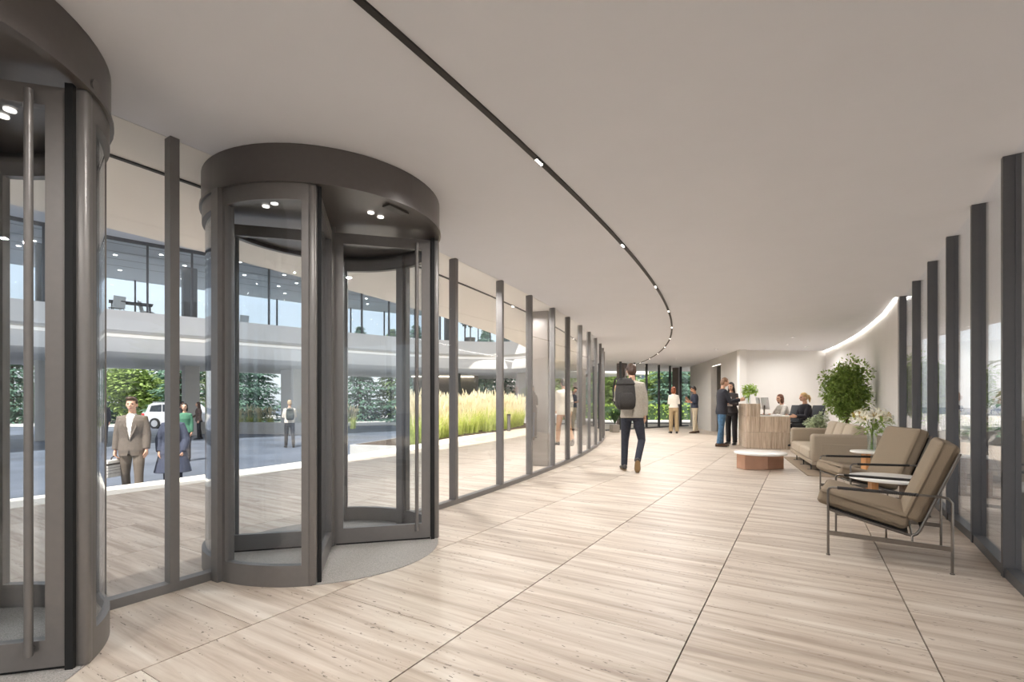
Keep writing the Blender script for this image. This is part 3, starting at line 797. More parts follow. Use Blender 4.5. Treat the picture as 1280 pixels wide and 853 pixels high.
MB().lathe([(.20, 0), (.25, .03), (.29, .46), (.27, .48), (.25, .44)], 32).build('planter', M_POT, tr, 40)
MB().lathe([(.24, .425), (.24, .43)], 24).build('soil', M_SOIL, tr)
tk = MB().tube([(0, 0, .42), (.01, 0, .8), (-.01, .01, 1.15), (.02, 0, 1.5)], [.03, .025, .02, .012], 8)
for k in range(9):
    a = k * 2.4; z = .85 + .07 * k
    tk.tube([(0, 0, z), (.22 * math.cos(a), .22 * math.sin(a), z + .22), (.42 * math.cos(a), .42 * math.sin(a), z + .34)], [.012, .008, .004], 5)
tk.build('trunk', M_BARK, tr, 40)
fo = bush(rnd, 9500, .44, .66, .062, .038, 110).build('foliage', M_LEAF, tr); fo.location = (0, 0, 1.42)
fp = thing('variegated_plant', 'low variegated white and green leafy plant in front of the indoor tree', 'plant', (6.62, 10.6, 0))
MB().lathe([(.13, 0), (.17, .03), (.19, .32), (.17, .33), (.16, .3)], 24).build('planter', M_POT, fp, 40)
o = bush(rnd, 520, .27, .30, .085, .055, 14).build('foliage', M_LEAFV, fp); o.location = (0, 0, .62)
MB().tube([(0, 0, .28), (0, 0, .7)], .012, 6).build('stem', M_BARK, fp)
# dark plant by the end glazing
dp = thing('potted_plant', 'dark broad leaved plant in a grey tapered pot by the end glazing', 'potted plant', (3.92, 18.55, 0), .3)
MB().rbox((.30, .30, .30), .03, Matrix.Translation((0, 0, .15)), 2).build('pot', M_POT, dp)
m = MB()
for k in range(60):
    a = rnd.uniform(0, 6.28); z = rnd.uniform(.3, .5)
    d = Vector((math.cos(a), math.sin(a), rnd.uniform(.5, 3.2)))
    leaf_quad(m, Vector((0, 0, .3)) + d.normalized() * rnd.uniform(0, .35), d, Vector((0, 0, 1)), rnd.uniform(.3, .62), rnd.uniform(.07, .12), .5)
m.build('foliage', M_LEAF2, dp)
# plant in a glass vase on the counter
vp = thing('counter_plant', 'lime green leafy stems in a clear vase on the visitor counter', 'plant', dloc(.14, .52, 1.12))
MB().lathe([(.04, 0), (.05, .01), (.045, .2), (.048, .22)], 20).build('vase', M_VASE, vp, 40)
m = MB()
for k in range(8):
    a = k * .8; m.tube([(0, 0, .02), (.02 * math.cos(a), .02 * math.sin(a), .2), (.1 * math.cos(a), .1 * math.sin(a), .34)], .004, 5)
m.build('stem', M_LIME, vp)
o = bush(rnd, 260, .19, .15, .09, .045, 10).build('foliage', M_LIME, vp); o.location = (0, 0, .36)

# lily bouquet
TBL = Vector((4.87, 6.58, .505))
lv = thing('lily_bouquet', 'white lilies with green leaves in a tall clear glass vase', 'flowers', TBL + Vector((.03, .02, .001)))
v_ = MB(); prof = [(.052, 0), (.058, .004), (.05, .03), (.05, .12), (.062, .27), (.058, .27), (.046, .12), (.045, .03), (.02, .015)]
v_.lathe(prof, 28).build('vase', M_VASE, lv, 60)
st = MB()
heads = []
for k in range(15):
    a = k * 2.399; r = .03 + .135 * math.sqrt((k + .5) / 15)
    h = Vector((r * math.cos(a) * 1.05, r * math.sin(a) * 1.05, .44 - .35 * r + rnd.uniform(.02, .08)))
    heads.append((h, a))
    st.tube([(-.02 * math.cos(a), -.02 * math.sin(a), .02), (.015 * math.cos(a), .015 * math.sin(a), .27), h], .0035, 5)
st.build('stem', M_LEAF, lv)
def lily(h, d):
    m = MB(); d = d.normalized(); x = d.orthogonal().normalized(); y = d.cross(x)
    for k in range(6):
        a = k * math.pi / 3; o = x * math.cos(a) + y * math.sin(a); sd = d.cross(o)
        ln = .085 if k % 2 else .095; wd = .02 if k % 2 else .014
        p = [h + d * .0, h + d * ln * .45 + o * ln * .30, h + d * ln * .72 + o * ln * .75, h + d * ln * .55 + o * ln * 1.12]
        ws = [.004, wd, wd * .95, .001]
        vs = []
        for q, w0 in zip(p, ws): vs += [q + sd * w0 + d * .004, q - d * .004, q - sd * w0 + d * .004]
        fs = []
        for i in range(3):
            for j in range(2): fs.append((i * 3 + j, i * 3 + j + 1, i * 3 + j + 4, i * 3 + j + 3))
        m.add(vs, fs)
    for k in range(5):
        a = k * 1.25; o = x * math.cos(a) + y * math.sin(a)
        m.tube([h, h + d * .075 + o * .02], .0015, 4, 1); m.ell(h + d * .078 + o * .021, (.005, .005, .008), None, 6, 4, 1)
    return m
for h, a in heads:
    d = Vector((math.cos(a) * .9, math.sin(a) * .9, .55))
    lily(h, d).build('lily_flower', [M_PETAL, M_STAMEN], lv, 60)
m = MB()
for k in range(85):
    a = rnd.uniform(0, 6.28); r = rnd.uniform(.03, .17)
    p = Vector((r * math.cos(a), r * math.sin(a), rnd.uniform(.23, .40)))
    leaf_quad(m, p, Vector((math.cos(a), math.sin(a), rnd.uniform(-.5, .9))), Vector((0, 0, 1)), rnd.uniform(.09, .17), .028, .4)
m.build('foliage', M_LEAF, lv)
for k in range(8):
    a = rnd.uniform(0, 6.28); r = .2
    MB().ell((r * math.cos(a), r * math.sin(a), .42 + rnd.uniform(0, .08)), (.014, .014, .045), Euler((rnd.uniform(-.5, .5), rnd.uniform(-.5, .5), 0)), 8, 6).build('bud', M_LIME, lv, 60)

# ================================================================== PEOPLE
def remesh(m, voxel, smooth_it=4, fac=.5):
    me = m.mesh('tmp', [])
    bm = bmesh.new(); bm.from_mesh(me); bmesh.ops.recalc_face_normals(bm, faces=bm.faces[:]); bm.to_mesh(me); bm.free()
    o = bpy.data.objects.new('tmp', me); C.objects.link(o)
    r = o.modifiers.new('r', 'REMESH'); r.mode = 'VOXEL'; r.voxel_size = voxel; r.adaptivity = 0
    s_ = o.modifiers.new('s', 'SMOOTH'); s_.factor = fac; s_.iterations = smooth_it
    bpy.context.view_layer.update()
    dg = bpy.context.evaluated_depsgraph_get()
    out = bpy.data.meshes.new_from_object(o.evaluated_get(dg))
    bpy.data.objects.remove(o); bpy.data.meshes.remove(me)
    out.polygons.foreach_set('use_smooth', [True] * len(out.polygons))
    return out
def V(*a): return Vector(a)
def person(label, loc, yaw, h, pose, top, legs, shoes, hair, skin=None, voxel=.011, cat='person'):
    """pose: dict; top: dict(mat, hem, kind, shirt); legs: dict(mat, kind); hair: dict(mat, kind)"""
    skin = skin or M_SKIN
    s = h / 1.78
    fem = pose.get('fem', False)
    sh_w = .142 if fem else .165
    lean = R(pose.get('lean', 0)); lat = pose.get('lat', 0)
    up = V(lat, math.sin(lean), math.cos(lean)).normalized()
    Pz = pose.get('pz', .93)
    P = V(0, 0, Pz)
    fwd = V(1, 0, 0).cross(up) * -1; fwd = up.cross(V(1, 0, 0)); fwd.normalize()
    xa = V(1, 0, 0)
    J = {}
    for sd, nm in ((-1, 'L'), (1, 'R')):
        hip = P + V(sd * .088, 0, -.01)
        a, l = pose.get('thigh' + nm, (0, .02)); kn = pose.get('knee' + nm, 3)
        td = V(l * sd, math.sin(R(a)), -math.cos(R(a))).normalized()
        b_ = R(a - kn); sdv = V(pose.get('shin' + nm, l * .6) * sd, math.sin(b_), -math.cos(b_)).normalized()
        knee = hip + td * .43; ank = knee + sdv * .41
        fp = R(pose.get('foot' + nm, 0)); ty = pose.get('toe' + nm, .15) * sd
        fd = V(math.sin(ty), math.cos(ty) * math.cos(fp), -math.sin(fp)).normalized()
        fu = (V(0, 0, 1) - fd * fd.z).normalized() if abs(fd.z) < .95 else V(0, 1, 0)
        J['hip' + nm], J['knee' + nm], J['ank' + nm], J['fd' + nm], J['fu' + nm] = hip, knee, ank, fd, fu
        shd = P + up * .495 + xa * sd * sh_w + fwd * .0
        ua = V(*pose.get('ua' + nm, (.12, -.03, -1))); ua = V(ua.x * sd, ua.y, ua.z).normalized()
        fa = V(*pose.get('fa' + nm, (.02, .15, -1))); fa = V(fa.x * sd, fa.y, fa.z).normalized()
        elb = shd + ua * .285; wri = elb + fa * .245
        hd = V(*pose.get('hd' + nm, (0, .1, -1))) if ('hd' + nm) in pose else fa
        if ('hd' + nm) in pose: hd = V(hd.x * sd, hd.y, hd.z).normalized()
        J['sh' + nm], J['elb' + nm], J['wri' + nm], J['hd' + nm] = shd, elb, wri, hd
    nb = P + up * .575
    hy = R(pose.get('hyaw', 0)); hp = R(pose.get('hpitch', 0))
    hc = nb + up * .15 + fwd * (.03 + .05 * math.sin(hp))
    hrot = Euler((-hp, 0, hy)); HM = hrot.to_matrix()
    H = lambda x, y, z: hc + HM @ V(x, y, z)
    def torso_rings(off, z0, z1=.56, flare=0.0):
        zs = [-.10, -.03, .06, .17, .27, .37, .46, .52, .56]
        if fem:
            rx = [.155, .172, .165, .128, .135, .152, .15, .125, .06]; ry = [.10, .115, .105, .09, .10, .118, .10, .08, .055]
        else:
            rx = [.15, .162, .158, .148, .158, .175, .18, .15, .065]; ry = [.10, .11, .105, .10, .11, .12, .11, .085, .06]
        cs, ax, ay = [], [], []
        zz = [z for z in zs if z > z0 + .02 and z <= z1 + .001]
        import bisect
        def it(z):
            if z <= zs[0]: return rx[0], ry[0]
            k = min(bisect.bisect(zs, z), len(zs) - 1); f = (z - zs[k - 1]) / (zs[k] - zs[k - 1]); f = max(0, min(1, f))
            return rx[k - 1] + (rx[k] - rx[k - 1]) * f, ry[k - 1] + (ry[k] - ry[k - 1]) * f
        for z in [z0] + zz:
            a_, b_ = it(z)
            o = off if z < .53 else off * .3
            fl = flare * max(0, (.15 - z) / .4)
            cs.append(P + (up if z > 0 else V(0, up.y * .3, 1)) * z); ax.append(a_ + o + fl); ay.append(b_ + o + fl)
        return cs, ax, ay
    def hand(m, wr, d, sd, curl):
        d = d.normalized(); x = d.cross(fwd if abs(d.dot(fwd)) < .8 else up)
        if x.length < 1e-3: x = V(1, 0, 0)
        x.normalize(); pn = x.cross(d)                 # palm spans pn (finger row) when hanging
        m.loft([wr - d * .03, wr + d * .01, wr + d * .05, wr + d * .09], [.02, .022, .026, .022], [.026, .034, .042, .038], x, pn, 10)
        for k in range(4):
            o = pn * (-.03 + .02 * k); L = (.062, .075, .07, .055)[k]
            p0 = wr + d * .08 + o; p1 = p0 + d * L * .5 - x * sd * curl * .02 * 1; p2 = p1 + (d - x * sd * curl * 1.2).normalized() * L * .55
            m.tube([p0, p1, p2], [.0095, .009, .0075], 6)
        p0 = wr + d * .03 + pn * .034; m.tube([p0, p0 + d * .04 + pn * .022 - x * sd * .012, p0 + d * .078 + pn * .022 - x * sd * .03], [.012, .0105, .008], 6)
    body = MB()
    cs, ax, ay = torso_rings(-.012, -.10); body.loft(cs, ax, ay, xa, fwd, 18)
    body.tube([P + up * .52, nb + up * .04, hc - HM @ V(0, .015, .04)], [.058, .052, .05], 12)
    body.ell(hc + HM @ V(0, -.008, .025), (.074, .093, .098), hrot, 18, 12)
    body.loft([H(0, .022, -.09), H(0, .024, -.06), H(0, .014, -.02), H(0, .0, .04)], [.03, .05, .063, .07], [.04, .062, .078, .088], HM @ V(1, 0, 0), HM @ V(0, 1, 0), 14)
    body.tube([H(0, .083, .02), H(0, .105, -.018), H(0, .09, -.03)], [.009, .014, .011], 8)
    body.ell(H(0, .082, -.062), (.022, .01, .009), hrot, 8, 6)
    body.ell(H(0, .082, .035), (.045, .012, .008), hrot, 8, 6)
    for q in (-1, 1): body.ell(H(q * .074, -.01, -.005), (.01, .02, .03), hrot, 8, 6)
    for sd, nm in ((-1, 'L'), (1, 'R')):
        body.tube([J['hip' + nm] + V(0, 0, .05), J['hip' + nm], J['knee' + nm].lerp(J['hip' + nm], .5), J['knee' + nm], J['knee' + nm].lerp(J['ank' + nm], .3), J['ank' + nm]], [.07, .075, .066, .05, .05, .035], 12)
        f0 = J['ank' + nm]; fd = J['fd' + nm]; fu = J['fu' + nm]
        body.loft([f0 - fd * .06 - fu * .035, f0 - fd * .02 - fu * .03, f0 + fd * .08 - fu * .045, f0 + fd * .18 - fu * .055], [.028, .034, .04, .028], [.025, .035, .025, .015], fd.cross(fu), fu, 10)
        body.tube([J['sh' + nm] - xa * sd * .05, J['sh' + nm], J['sh' + nm].lerp(J['elb' + nm], .5), J['elb' + nm], J['elb' + nm].lerp(J['wri' + nm], .35), J['wri' + nm]], [.042, .043, .039, .034, .034, .025], 10)
        hand(body, J['wri' + nm], J['hd' + nm], sd, pose.get('curl' + nm, .6))
    # ground contact
    low = min((J['ank' + n_] + J['fd' + n_] * k - J['fu' + n_] * d_).z for n_ in 'LR' for k, d_ in ((-.07, .075), (.19, .08)))
    dz = -low if not pose.get('sit') else 0.0
    off = V(0, 0, dz)
    root = thing('person', label, cat, loc, yaw)
    root.scale = (s, s, s)
    bme = remesh(body, voxel * .8, 3)
    for m_ in (skin, M_EYE, M_LIP): bme.materials.append(m_)
    eyes = [H(q * .032, .082, .012) for q in (-1, 1)]; mouth = H(0, .09, -.062)
    mi = []
    for p in bme.polygons:
        c = p.center
        mi.append(1 if min((c - e).length for e in eyes) < .013 else (2 if (c - mouth).length < .018 and abs((HM.inverted() @ (c - mouth)).z) < .009 else 0))
    bme.polygons.foreach_set('material_index', mi)
    obs = [link('body', bme, root, off)]
    # trousers
    tm = MB(); cs, ax, ay = torso_rings(.012, -.10, .12); tm.loft(cs, ax, ay, xa, fwd, 18)
    wide = legs.get('wide', 1.0)
    if legs.get('kind') == 'skirt':
        tm.loft([P + V(0, 0, .1), P + V(0, 0, -.05), P + V(0, 0, -.48)], [.15, .18, .19 * wide], [.12, .13, .15 * wide], n=18)
    else:
        for sd, nm in ((-1, 'L'), (1, 'R')):
            hem = J['ank' + nm].lerp(J['knee' + nm], legs.get('cut', -.02))
            kn_, hp_ = J['knee' + nm], J['hip' + nm]
            tm.tube([hp_ + V(0, 0, .05), hp_ - V(0, 0, .02), kn_.lerp(hp_, .5), kn_ + V(0, 0, .0), kn_.lerp(hem, .4), hem], [.083, .094, .083, .066 * (.4 + .6 * wide), .062 * wide, .056 * wide], 14)
    tme = remesh(tm, voxel, 2); tme.materials.append(legs['mat']); obs.append(link(legs.get('name', 'trousers'), tme, root, off))
    # upper garment
    hem = top.get('hem', -.09); o_ = top.get('off', .02)
    gm = MB(); cs, ax, ay = torso_rings(o_ + .004, hem, .56, top.get('flare', .02)); gm.loft(cs, ax, ay, xa, fwd, 22)
    sl = top.get('sleeve', .96)
    for sd, nm in ((-1, 'L'), (1, 'R')):
        a_, e_, w_ = J['sh' + nm], J['elb' + nm], J['wri' + nm]
        end = e_.lerp(w_, sl)
        r1 = o_ * .9
        gm.tube([a_ - xa * sd * .07 + up * .0, a_ - xa * sd * .01, a_.lerp(e_, .5), e_, e_.lerp(end, .5), end], [.052 + r1 * .5, .053 + r1 * .8, .046 + r1 * .9, .040 + r1, .036 + r1, .031 + r1], 12)
    gm.ell(P + up * .52, (.115, .07, .05), Euler((-lean, 0, 0)), 14, 8)
    gme = remesh(gm, voxel, 2)
    if top.get('open'):
        bmm = bmesh.new(); bmm.from_mesh(gme); zl, zh = top['open']
        dead = []
        for f in bmm.faces:
            q = f.calc_center_median() - P; zz = q.dot(up); yy = q.dot(fwd)
            if yy > .03 and zl < zz and abs(q.x) < .006 + .052 * (zz - zl) / (zh - zl): dead.append(f)
            elif zz < -.0 and yy > .05 and abs(q.x) < .3 * max(0, -.02 - zz): dead.append(f)
        bmesh.ops.delete(bmm, geom=dead, context='FACES'); bmm.to_mesh(gme); bmm.free()
        sm = MB(); cs, ax, ay = torso_rings(o_ - .006, .02, .56, 0); sm.loft(cs, ax, ay, xa, fwd, 18)
        sm.loft([P + up * .53 + fwd * .008, P + up * .578 + fwd * .018], [.068, .06], [.066, .06], xa, fwd, 16)
        sme = remesh(sm, voxel, 2); sme.materials.append(top['shirt']); obs.append(link('shirt', sme, root, off))
    gme.materials.append(top['mat']); gm_o = link(top.get('name', 'jacket'), gme, root, off); obs.append(gm_o)
    if top.get('open'):
        lp = MB()
        for q in (-1, 1):
            zl, zh = top['open']
            a_ = P + up * (zl - .01) + fwd * .148 + xa * q * .005; b_ = P + up * .52 + fwd * .085 + xa * q * .07; c_ = P + up * .36 + fwd * .148 + xa * q * .105
            d_ = P + up * .55 + fwd * .02 + xa * q * .085
            lp.add([a_, c_, b_, d_, a_ - fwd * .012, c_ - fwd * .012, b_ - fwd * .012, d_ - fwd * .012], [(0, 1, 2), (1, 3, 2), (4, 6, 5), (5, 6, 7), (0, 4, 5, 1), (1, 5, 7, 3), (3, 7, 6, 2), (2, 6, 4, 0)])
        lp.build('lapel', top['mat'], gm_o)
    if top.get('belt'):
        MB().loft([P + up * .085, P + up * .12], [.16 if not fem else .15] * 2, [.124] * 2, xa, fwd, 20).build('belt', M_LEATH, gm_o)
    # shoes
    for nm in 'LR':
        f0 = J['ank' + nm]; fd = J['fd' + nm]; fu = J['fu' + nm]; fx = fd.cross(fu)
        sm = MB().loft([f0 - fd * .085 - fu * .045, f0 - fd * .06 - fu * .035, f0 + fd * .02 - fu * .03, f0 + fd * .11 - fu * .05, f0 + fd * .17 - fu * .055, f0 + fd * .205 - fu * .06], [.02, .038, .043, .048, .043, .02], [.025, .045, .045, .03, .024, .012], fx, fu, 14)
        so = sm.build('shoe', shoes, root, 60); so.location = off; obs.append(so)
        sl_ = MB().loft([f0 - fd * .088 - fu * .078, f0 - fd * .05 - fu * .078, f0 + fd * .11 - fu * .082, f0 + fd * .205 - fu * .08], [.022, .04, .05, .022], [.006] * 4, fx, fu, 12)
        sl_.build('sole', pose.get('sole', M_LEATH), so)
    # hair
    hm = MB(); kind = hair.get('kind', 'short')
    hm.ell(H(0, -.018, .045), (.083, .093, .092), hrot, 18, 12)
    hm.ell(H(0, -.05, .0), (.076, .065, .085), hrot, 16, 10)
    if kind == 'short': hm.ell(H(.01, .05, .105), (.062, .05, .032), hrot, 12, 8)
    if kind == 'crop': pass
    if kind in ('bob', 'long'):
        for q in (-1, 1): hm.ell(H(q * .06, -.015, -.05), (.03, .05, .09), hrot, 10, 8)
        hm.ell(H(0, -.065, -.06), (.072, .04, .09), hrot, 12, 8)
    if kind == 'long':
        hm.ell(H(0, -.085, -.17), (.085, .04, .13), hrot, 12, 8)
        for q in (-1, 1): hm.ell(H(q * .075, -.02, -.13), (.03, .04, .12), hrot, 10, 8)
    if kind == 'pony':
        hm.tube([H(0, -.09, .05), H(0, -.14, .04), H(0, -.165, -.03), H(0, -.155, -.14)], [.025, .032, .035, .012], 10)
    hme = remesh(hm, voxel * .8, 2)
    bmm = bmesh.new(); bmm.from_mesh(hme); HI = HM.inverted(); dead = []
    for f in bmm.faces:
        q = HI @ (f.calc_center_median() - hc)
        if q.y > .035 and q.z < (.072 if kind != 'crop' else .085) and abs(q.x) < .062: dead.append(f)
    bmesh.ops.delete(bmm, geom=dead, context='FACES'); bmm.to_mesh(hme); bmm.free()
    hme.materials.append(hair['mat']); obs.append(link('hair', hme, root, off))
    J['off'] = off; J['s'] = s; J['P'] = P; J['up'] = up; J['fwd'] = fwd; J['H'] = H
    def world(p):
        q = (p + off) * s; cy, sy = math.cos(yaw), math.sin(yaw)
        return V(loc[0] + q.x * cy - q.y * sy, loc[1] + q.x * sy + q.y * cy, loc[2] + q.z)
    J['world'] = world; J['root'] = root
    return J
def cloth(name, rgb, var=.1, sc=40): return mat('cloth_' + name, srgb(*rgb), .85, 0, var, sc, .15)
def hairm(name, rgb): return mat('hair_' + name, srgb(*rgb), .5, 0, .25, 60)
def face(dx, dy): return math.atan2(-dx, dy)      # yaw for a facing direction
HB, HD, HR, HBL = hairm('brown', (72, 50, 38)), hairm('dark', (38, 30, 27)), hairm('auburn', (134, 74, 44)), hairm('blonde', (196, 164, 112))
SH_BR = mat('shoe_brown', srgb(82, 58, 42), .4); SH_BK = mat('shoe_black', srgb(30, 28, 28), .35)
M_TANSOLE = mat('sole_tan', srgb(140, 114, 80), .7)
VX = .010

# man with the backpack walking away
W = person('man in grey blazer and dark jeans walking away with a black backpack', (2.03, 8.2, 0), face(.05, 1), 1.80,
    dict(thighL=(6, .05), kneeL=6, thighR=(0, .17), shinR=-.3, kneeR=36, footR=52, footL=0, toeR=.1, toeL=.05, uaL=(.25, .2, -.9), faL=(-.1, .75, .55), hdL=(-.2, .5, .6), uaR=(.16, -.1, -1), faR=(.02, .12, -1), curlL=1.2, sole=M_TANSOLE, hpitch=6, lean=2),
    dict(mat=cloth('blazer_grey', (166, 158, 146)), hem=-.06, name='blazer'), dict(mat=cloth('dark_denim', (44, 46, 56), .25), name='jeans', wide=.95), mat('shoe_dark', srgb(56, 48, 46), .45), dict(mat=HB, kind='short'), voxel=.0085)
def backpack(label, J, col, sc=1.0, side=0.0, low=0.0):
    s = J['s']; root = J['root']
    t = thing('backpack', label, 'backpack', J['world'](J['P'] + J['up'] * (.32 - low) - J['fwd'] * .225 + V(side, 0, 0)), root.rotation_euler.z)
    t.scale = (sc, sc, sc)
    m = cloth('pack_' + str(col[0]), col, .15)
    zz = [-.235, -.225, -.18, -.08, .03, .13, .2, .235, .245]
    MB().loft([(0, .01 - .02 * (z < 0), z) for z in zz], [.09, .125, .15, .158, .155, .145, .12, .085, .03], [.05, .075, .095, .105, .10, .088, .07, .05, .02], n=20, p=2.7).build('pack_body', m, t, 60)
    MB().loft([(0, -.095, z) for z in (-.21, -.2, -.1, 0, .03)], [.07, .105, .12, .105, .07], [.015, .03, .042, .03, .01], n=16, p=2.6).build('front_pocket', m, t, 60)
    MB().loft([(0, .0, z) for z in (.15, .165, .21, .25, .262)], [.14, .15, .13, .09, .03], [.08, .095, .082, .055, .02], n=18, p=2.5).build('lid', m, t, 60)
    for q in (-1, 1):
        MB().tube([(q * .09, .085, .2), (q * .11, .13, .265), (q * .12, .24, .24), (q * .13, .36, .08), (q * .13, .30, -.1), (q * .12, .1, -.18)], .015, 6).build('strap', m, t, 60)
    MB().tube([(-.03, .04, .24), (-.03, .03, .28), (.03, .03, .28), (.03, .04, .24)], .008, 6).build('grab_handle', m, t)
    return t
backpack('black backpack slung on the left shoulder of the walking man', W, (52, 49, 47), 1.06, -.15)

# couple by the end glazing
person('woman with auburn bob, white blouse and khaki trousers seen from behind', (5.97, 17.9, 0), face(.1, 1), 1.72,
    dict(fem=True, thighL=(2, .02), thighR=(-2, .03), uaL=(.15, -.05, -1), faL=(-.3, .9, .1), uaR=(.15, -.05, -1), faR=(-.3, .9, .2), hyaw=-8),
    dict(mat=cloth('blouse_white', (232, 226, 214)), hem=.05, name='blouse', off=.014), dict(mat=cloth('khaki', (168, 146, 112)), wide=1.25), SH_BK, dict(mat=HR, kind='bob'), voxel=.012)
PH = person('man in navy shirt and beige trousers looking down at his phone', (6.80, 18.05, 0), face(-1, .12), 1.75,
    dict(thighL=(4, .02), thighR=(-5, .03), kneeR=6, uaL=(.1, .05, -1), faL=(-.15, .95, .15), uaR=(.1, .1, -1), faR=(-.2, .85, .6), hpitch=22, curlL=1.3, curlR=1.2),
    dict(mat=cloth('navy', (40, 46, 62)), hem=.02, name='shirt', off=.015, sleeve=.5), dict(mat=cloth('beige', (192, 178, 154)), wide=1.05), SH_BR, dict(mat=HD, kind='short'), M_SKIND, .012)
def handheld(name, label, cat, pos, size, yaw, tilt, m, part, pm):
    t = thing(name, label, cat, pos, yaw)
    o = MB().rbox(size, min(size) * .4, Matrix.Rotation(R(tilt), 4, 'X'), 2).build(part, m, t)
    MB().box((0, 0, size[2] / 2 + .0005), (size[0] * .9, size[1] * .92, .001)).build('screen', pm, o).rotation_euler = (R(tilt), 0, 0)
    return t
M_PHONE = mat('phone_black', srgb(24, 24, 26), .3); M_SCR = mat('screen_glass', srgb(40, 46, 56), .15)
hp_ = PH['world'](PH['wriL'] + PH['hdL'] * .13); handheld('phone', 'small black phone held by the man in the navy shirt', 'phone', hp_ + V(0, 0, .02), (.07, .145, .009), face(-1, .12), 25, M_PHONE, 'phone_body', M_SCR)

# visitors at the counter
JM = person('man in dark blazer and blue jeans standing at the reception counter', (5.50, 12.72, 0), face(1, -.12), 1.80,
    dict(thighL=(3, .03), thighR=(-5, .03), kneeR=4, uaL=(.1, .35, -.9), faL=(.0, 1, .12), uaR=(.08, .45, -.9), faR=(.0, 1, .15), hpitch=14, curlL=1.1, curlR=1.1, lean=3),
    dict(mat=cloth('blazer_navy', (46, 46, 54)), hem=-.10, name='blazer'), dict(mat=cloth('blue_denim', (74, 108, 138), .3, 20), name='jeans', wide=1.05), SH_BR, dict(mat=hairm('sandy', (128, 96, 72)), kind='crop'), voxel=.0095)
JW = person('woman with long dark hair in black trousers holding a tablet beside the man in jeans', (6.0, 13.25, 0), face(-.75, -.66), 1.70,
    dict(fem=True, thighL=(3, .03), thighR=(-3, .04), uaL=(.12, .15, -1), faL=(-.55, .75, .25), uaR=(.12, .1, -1), faR=(-.5, .8, .1), hpitch=8, curlL=1, curlR=1),
    dict(mat=cloth('charcoal_top', (62, 58, 60)), hem=-.02, name='top', off=.012), dict(mat=cloth('black', (34, 32, 34)), wide=1.15), SH_BK, dict(mat=HD, kind='long'), voxel=.0105)
tp = JW['world'](JW['P'] + JW['up'] * .30 + JW['fwd'] * .19)
handheld('tablet', 'light grey tablet held against the chest of the dark haired woman', 'tablet', tp, (.19, .255, .009), face(-.75, -.66), 78, mat('tablet_grey', srgb(196, 192, 188), .4), 'tablet_body', mat('tablet_back', srgb(205, 201, 198), .4))
cl_ = JM['world'](JM['wriL'] + JM['hdL'] * .15)
handheld('clipboard', 'thin dark folder held out by the man in blue jeans', 'folder', cl_ + V(.03, -.02, .03), (.2, .28, .012), face(1, -.12), 14, M_PHONE, 'folder_cover', mat('folder_inner', srgb(60, 60, 66), .6))

# receptionists and their chairs
def task_chair(label, loc, yaw):
    t = thing('task_chair', label, 'office chair', loc, yaw, 'task chairs behind the reception desk')
    b5 = MB()
    for k in range(5):
        a = k * 2 * math.pi / 5; b5.tube([(0, 0, .09), (.29 * math.cos(a), .29 * math.sin(a), .06)], [.025, .016], 8)
    b5.build('base', M_LEATH, t, 40)
    for k in range(5):
        a = k * 2 * math.pi / 5; MB().tube([(.29 * math.cos(a) - .02 * math.sin(a), .29 * math.sin(a) + .02 * math.cos(a), .03), (.29 * math.cos(a) + .02 * math.sin(a), .29 * math.sin(a) - .02 * math.cos(a), .03)], .03, 10).build('castor', M_LEATH, t, 40)
    MB().tube([(0, 0, .09), (0, 0, .42)], .025, 10).build('gas_column', M_CHROME, t, 40)
    MB().rbox((.48, .46, .07), .03, Matrix.Translation((0, 0, .44)), 3).build('seat', M_LEATH, t, 60)
    MB().rbox((.44, .035, .58), .016, Matrix.Translation((0, -.27, .80)) @ Matrix.Rotation(R(14), 4, 'X'), 3).build('backrest', mat('mesh_black', srgb(48, 52, 58), .7), t, 60)
    MB().tube([(0, -.1, .40), (0, -.26, .42), (0, -.25, .62)], .018, 8).build('back_bracket', M_LEATH, t, 40)
    for q in (-1, 1):
        MB().tube([(q * .22, -.02, .42), (q * .28, -.02, .46), (q * .28, -.02, .63)], .014, 8).rbox((.06, .26, .03), .012, Matrix.Translation((q * .28, .03, .645)), 2).build('armrest', M_LEATH, t, 40)
    return t
sit = dict(sit=True, pz=.56, thighL=(88, .12), thighR=(88, .12), kneeL=88, kneeR=88, footL=0, footR=0)
fy = face(-1, -.08)
def seated(label, loc, h, top, hair, hy, lean, arm):
    P_ = dict(sit); P_.update(fem=True, lean=lean, hyaw=hy, uaL=arm[0], faL=arm[1], uaR=arm[0], faR=arm[1], hpitch=4)
    return person(label, loc, fy, h, P_, top, dict(mat=cloth('black', (34, 32, 34))), SH_BK, hair, voxel=.0095)
seated('brown haired receptionist in a pale patterned blouse seated at the desk', (7.17, 12.72, .05), 1.68, dict(mat=cloth('blouse_pattern', (214, 208, 202), .25, 60), hem=-.02, name='blouse', off=.014), dict(mat=hairm('chestnut', (98, 58, 40)), kind='bob'), 6, 10, ((.15, .55, -.9), (-.1, 1, .0)))
seated('blonde ponytailed receptionist in a dark blazer seated in a black chair', (7.30, 12.02, .05), 1.70, dict(mat=cloth('blazer_black', (40, 38, 46)), hem=-.06, name='blazer'), dict(mat=HBL, kind='pony'), -4, 4, ((.12, .4, -.95), (-.1, 1, .02)))
task_chair('black mesh task chair under the blonde receptionist', (7.30, 12.02, 0), fy)
task_chair('black mesh task chair under the brown haired receptionist', (7.17, 12.72, 0), fy)

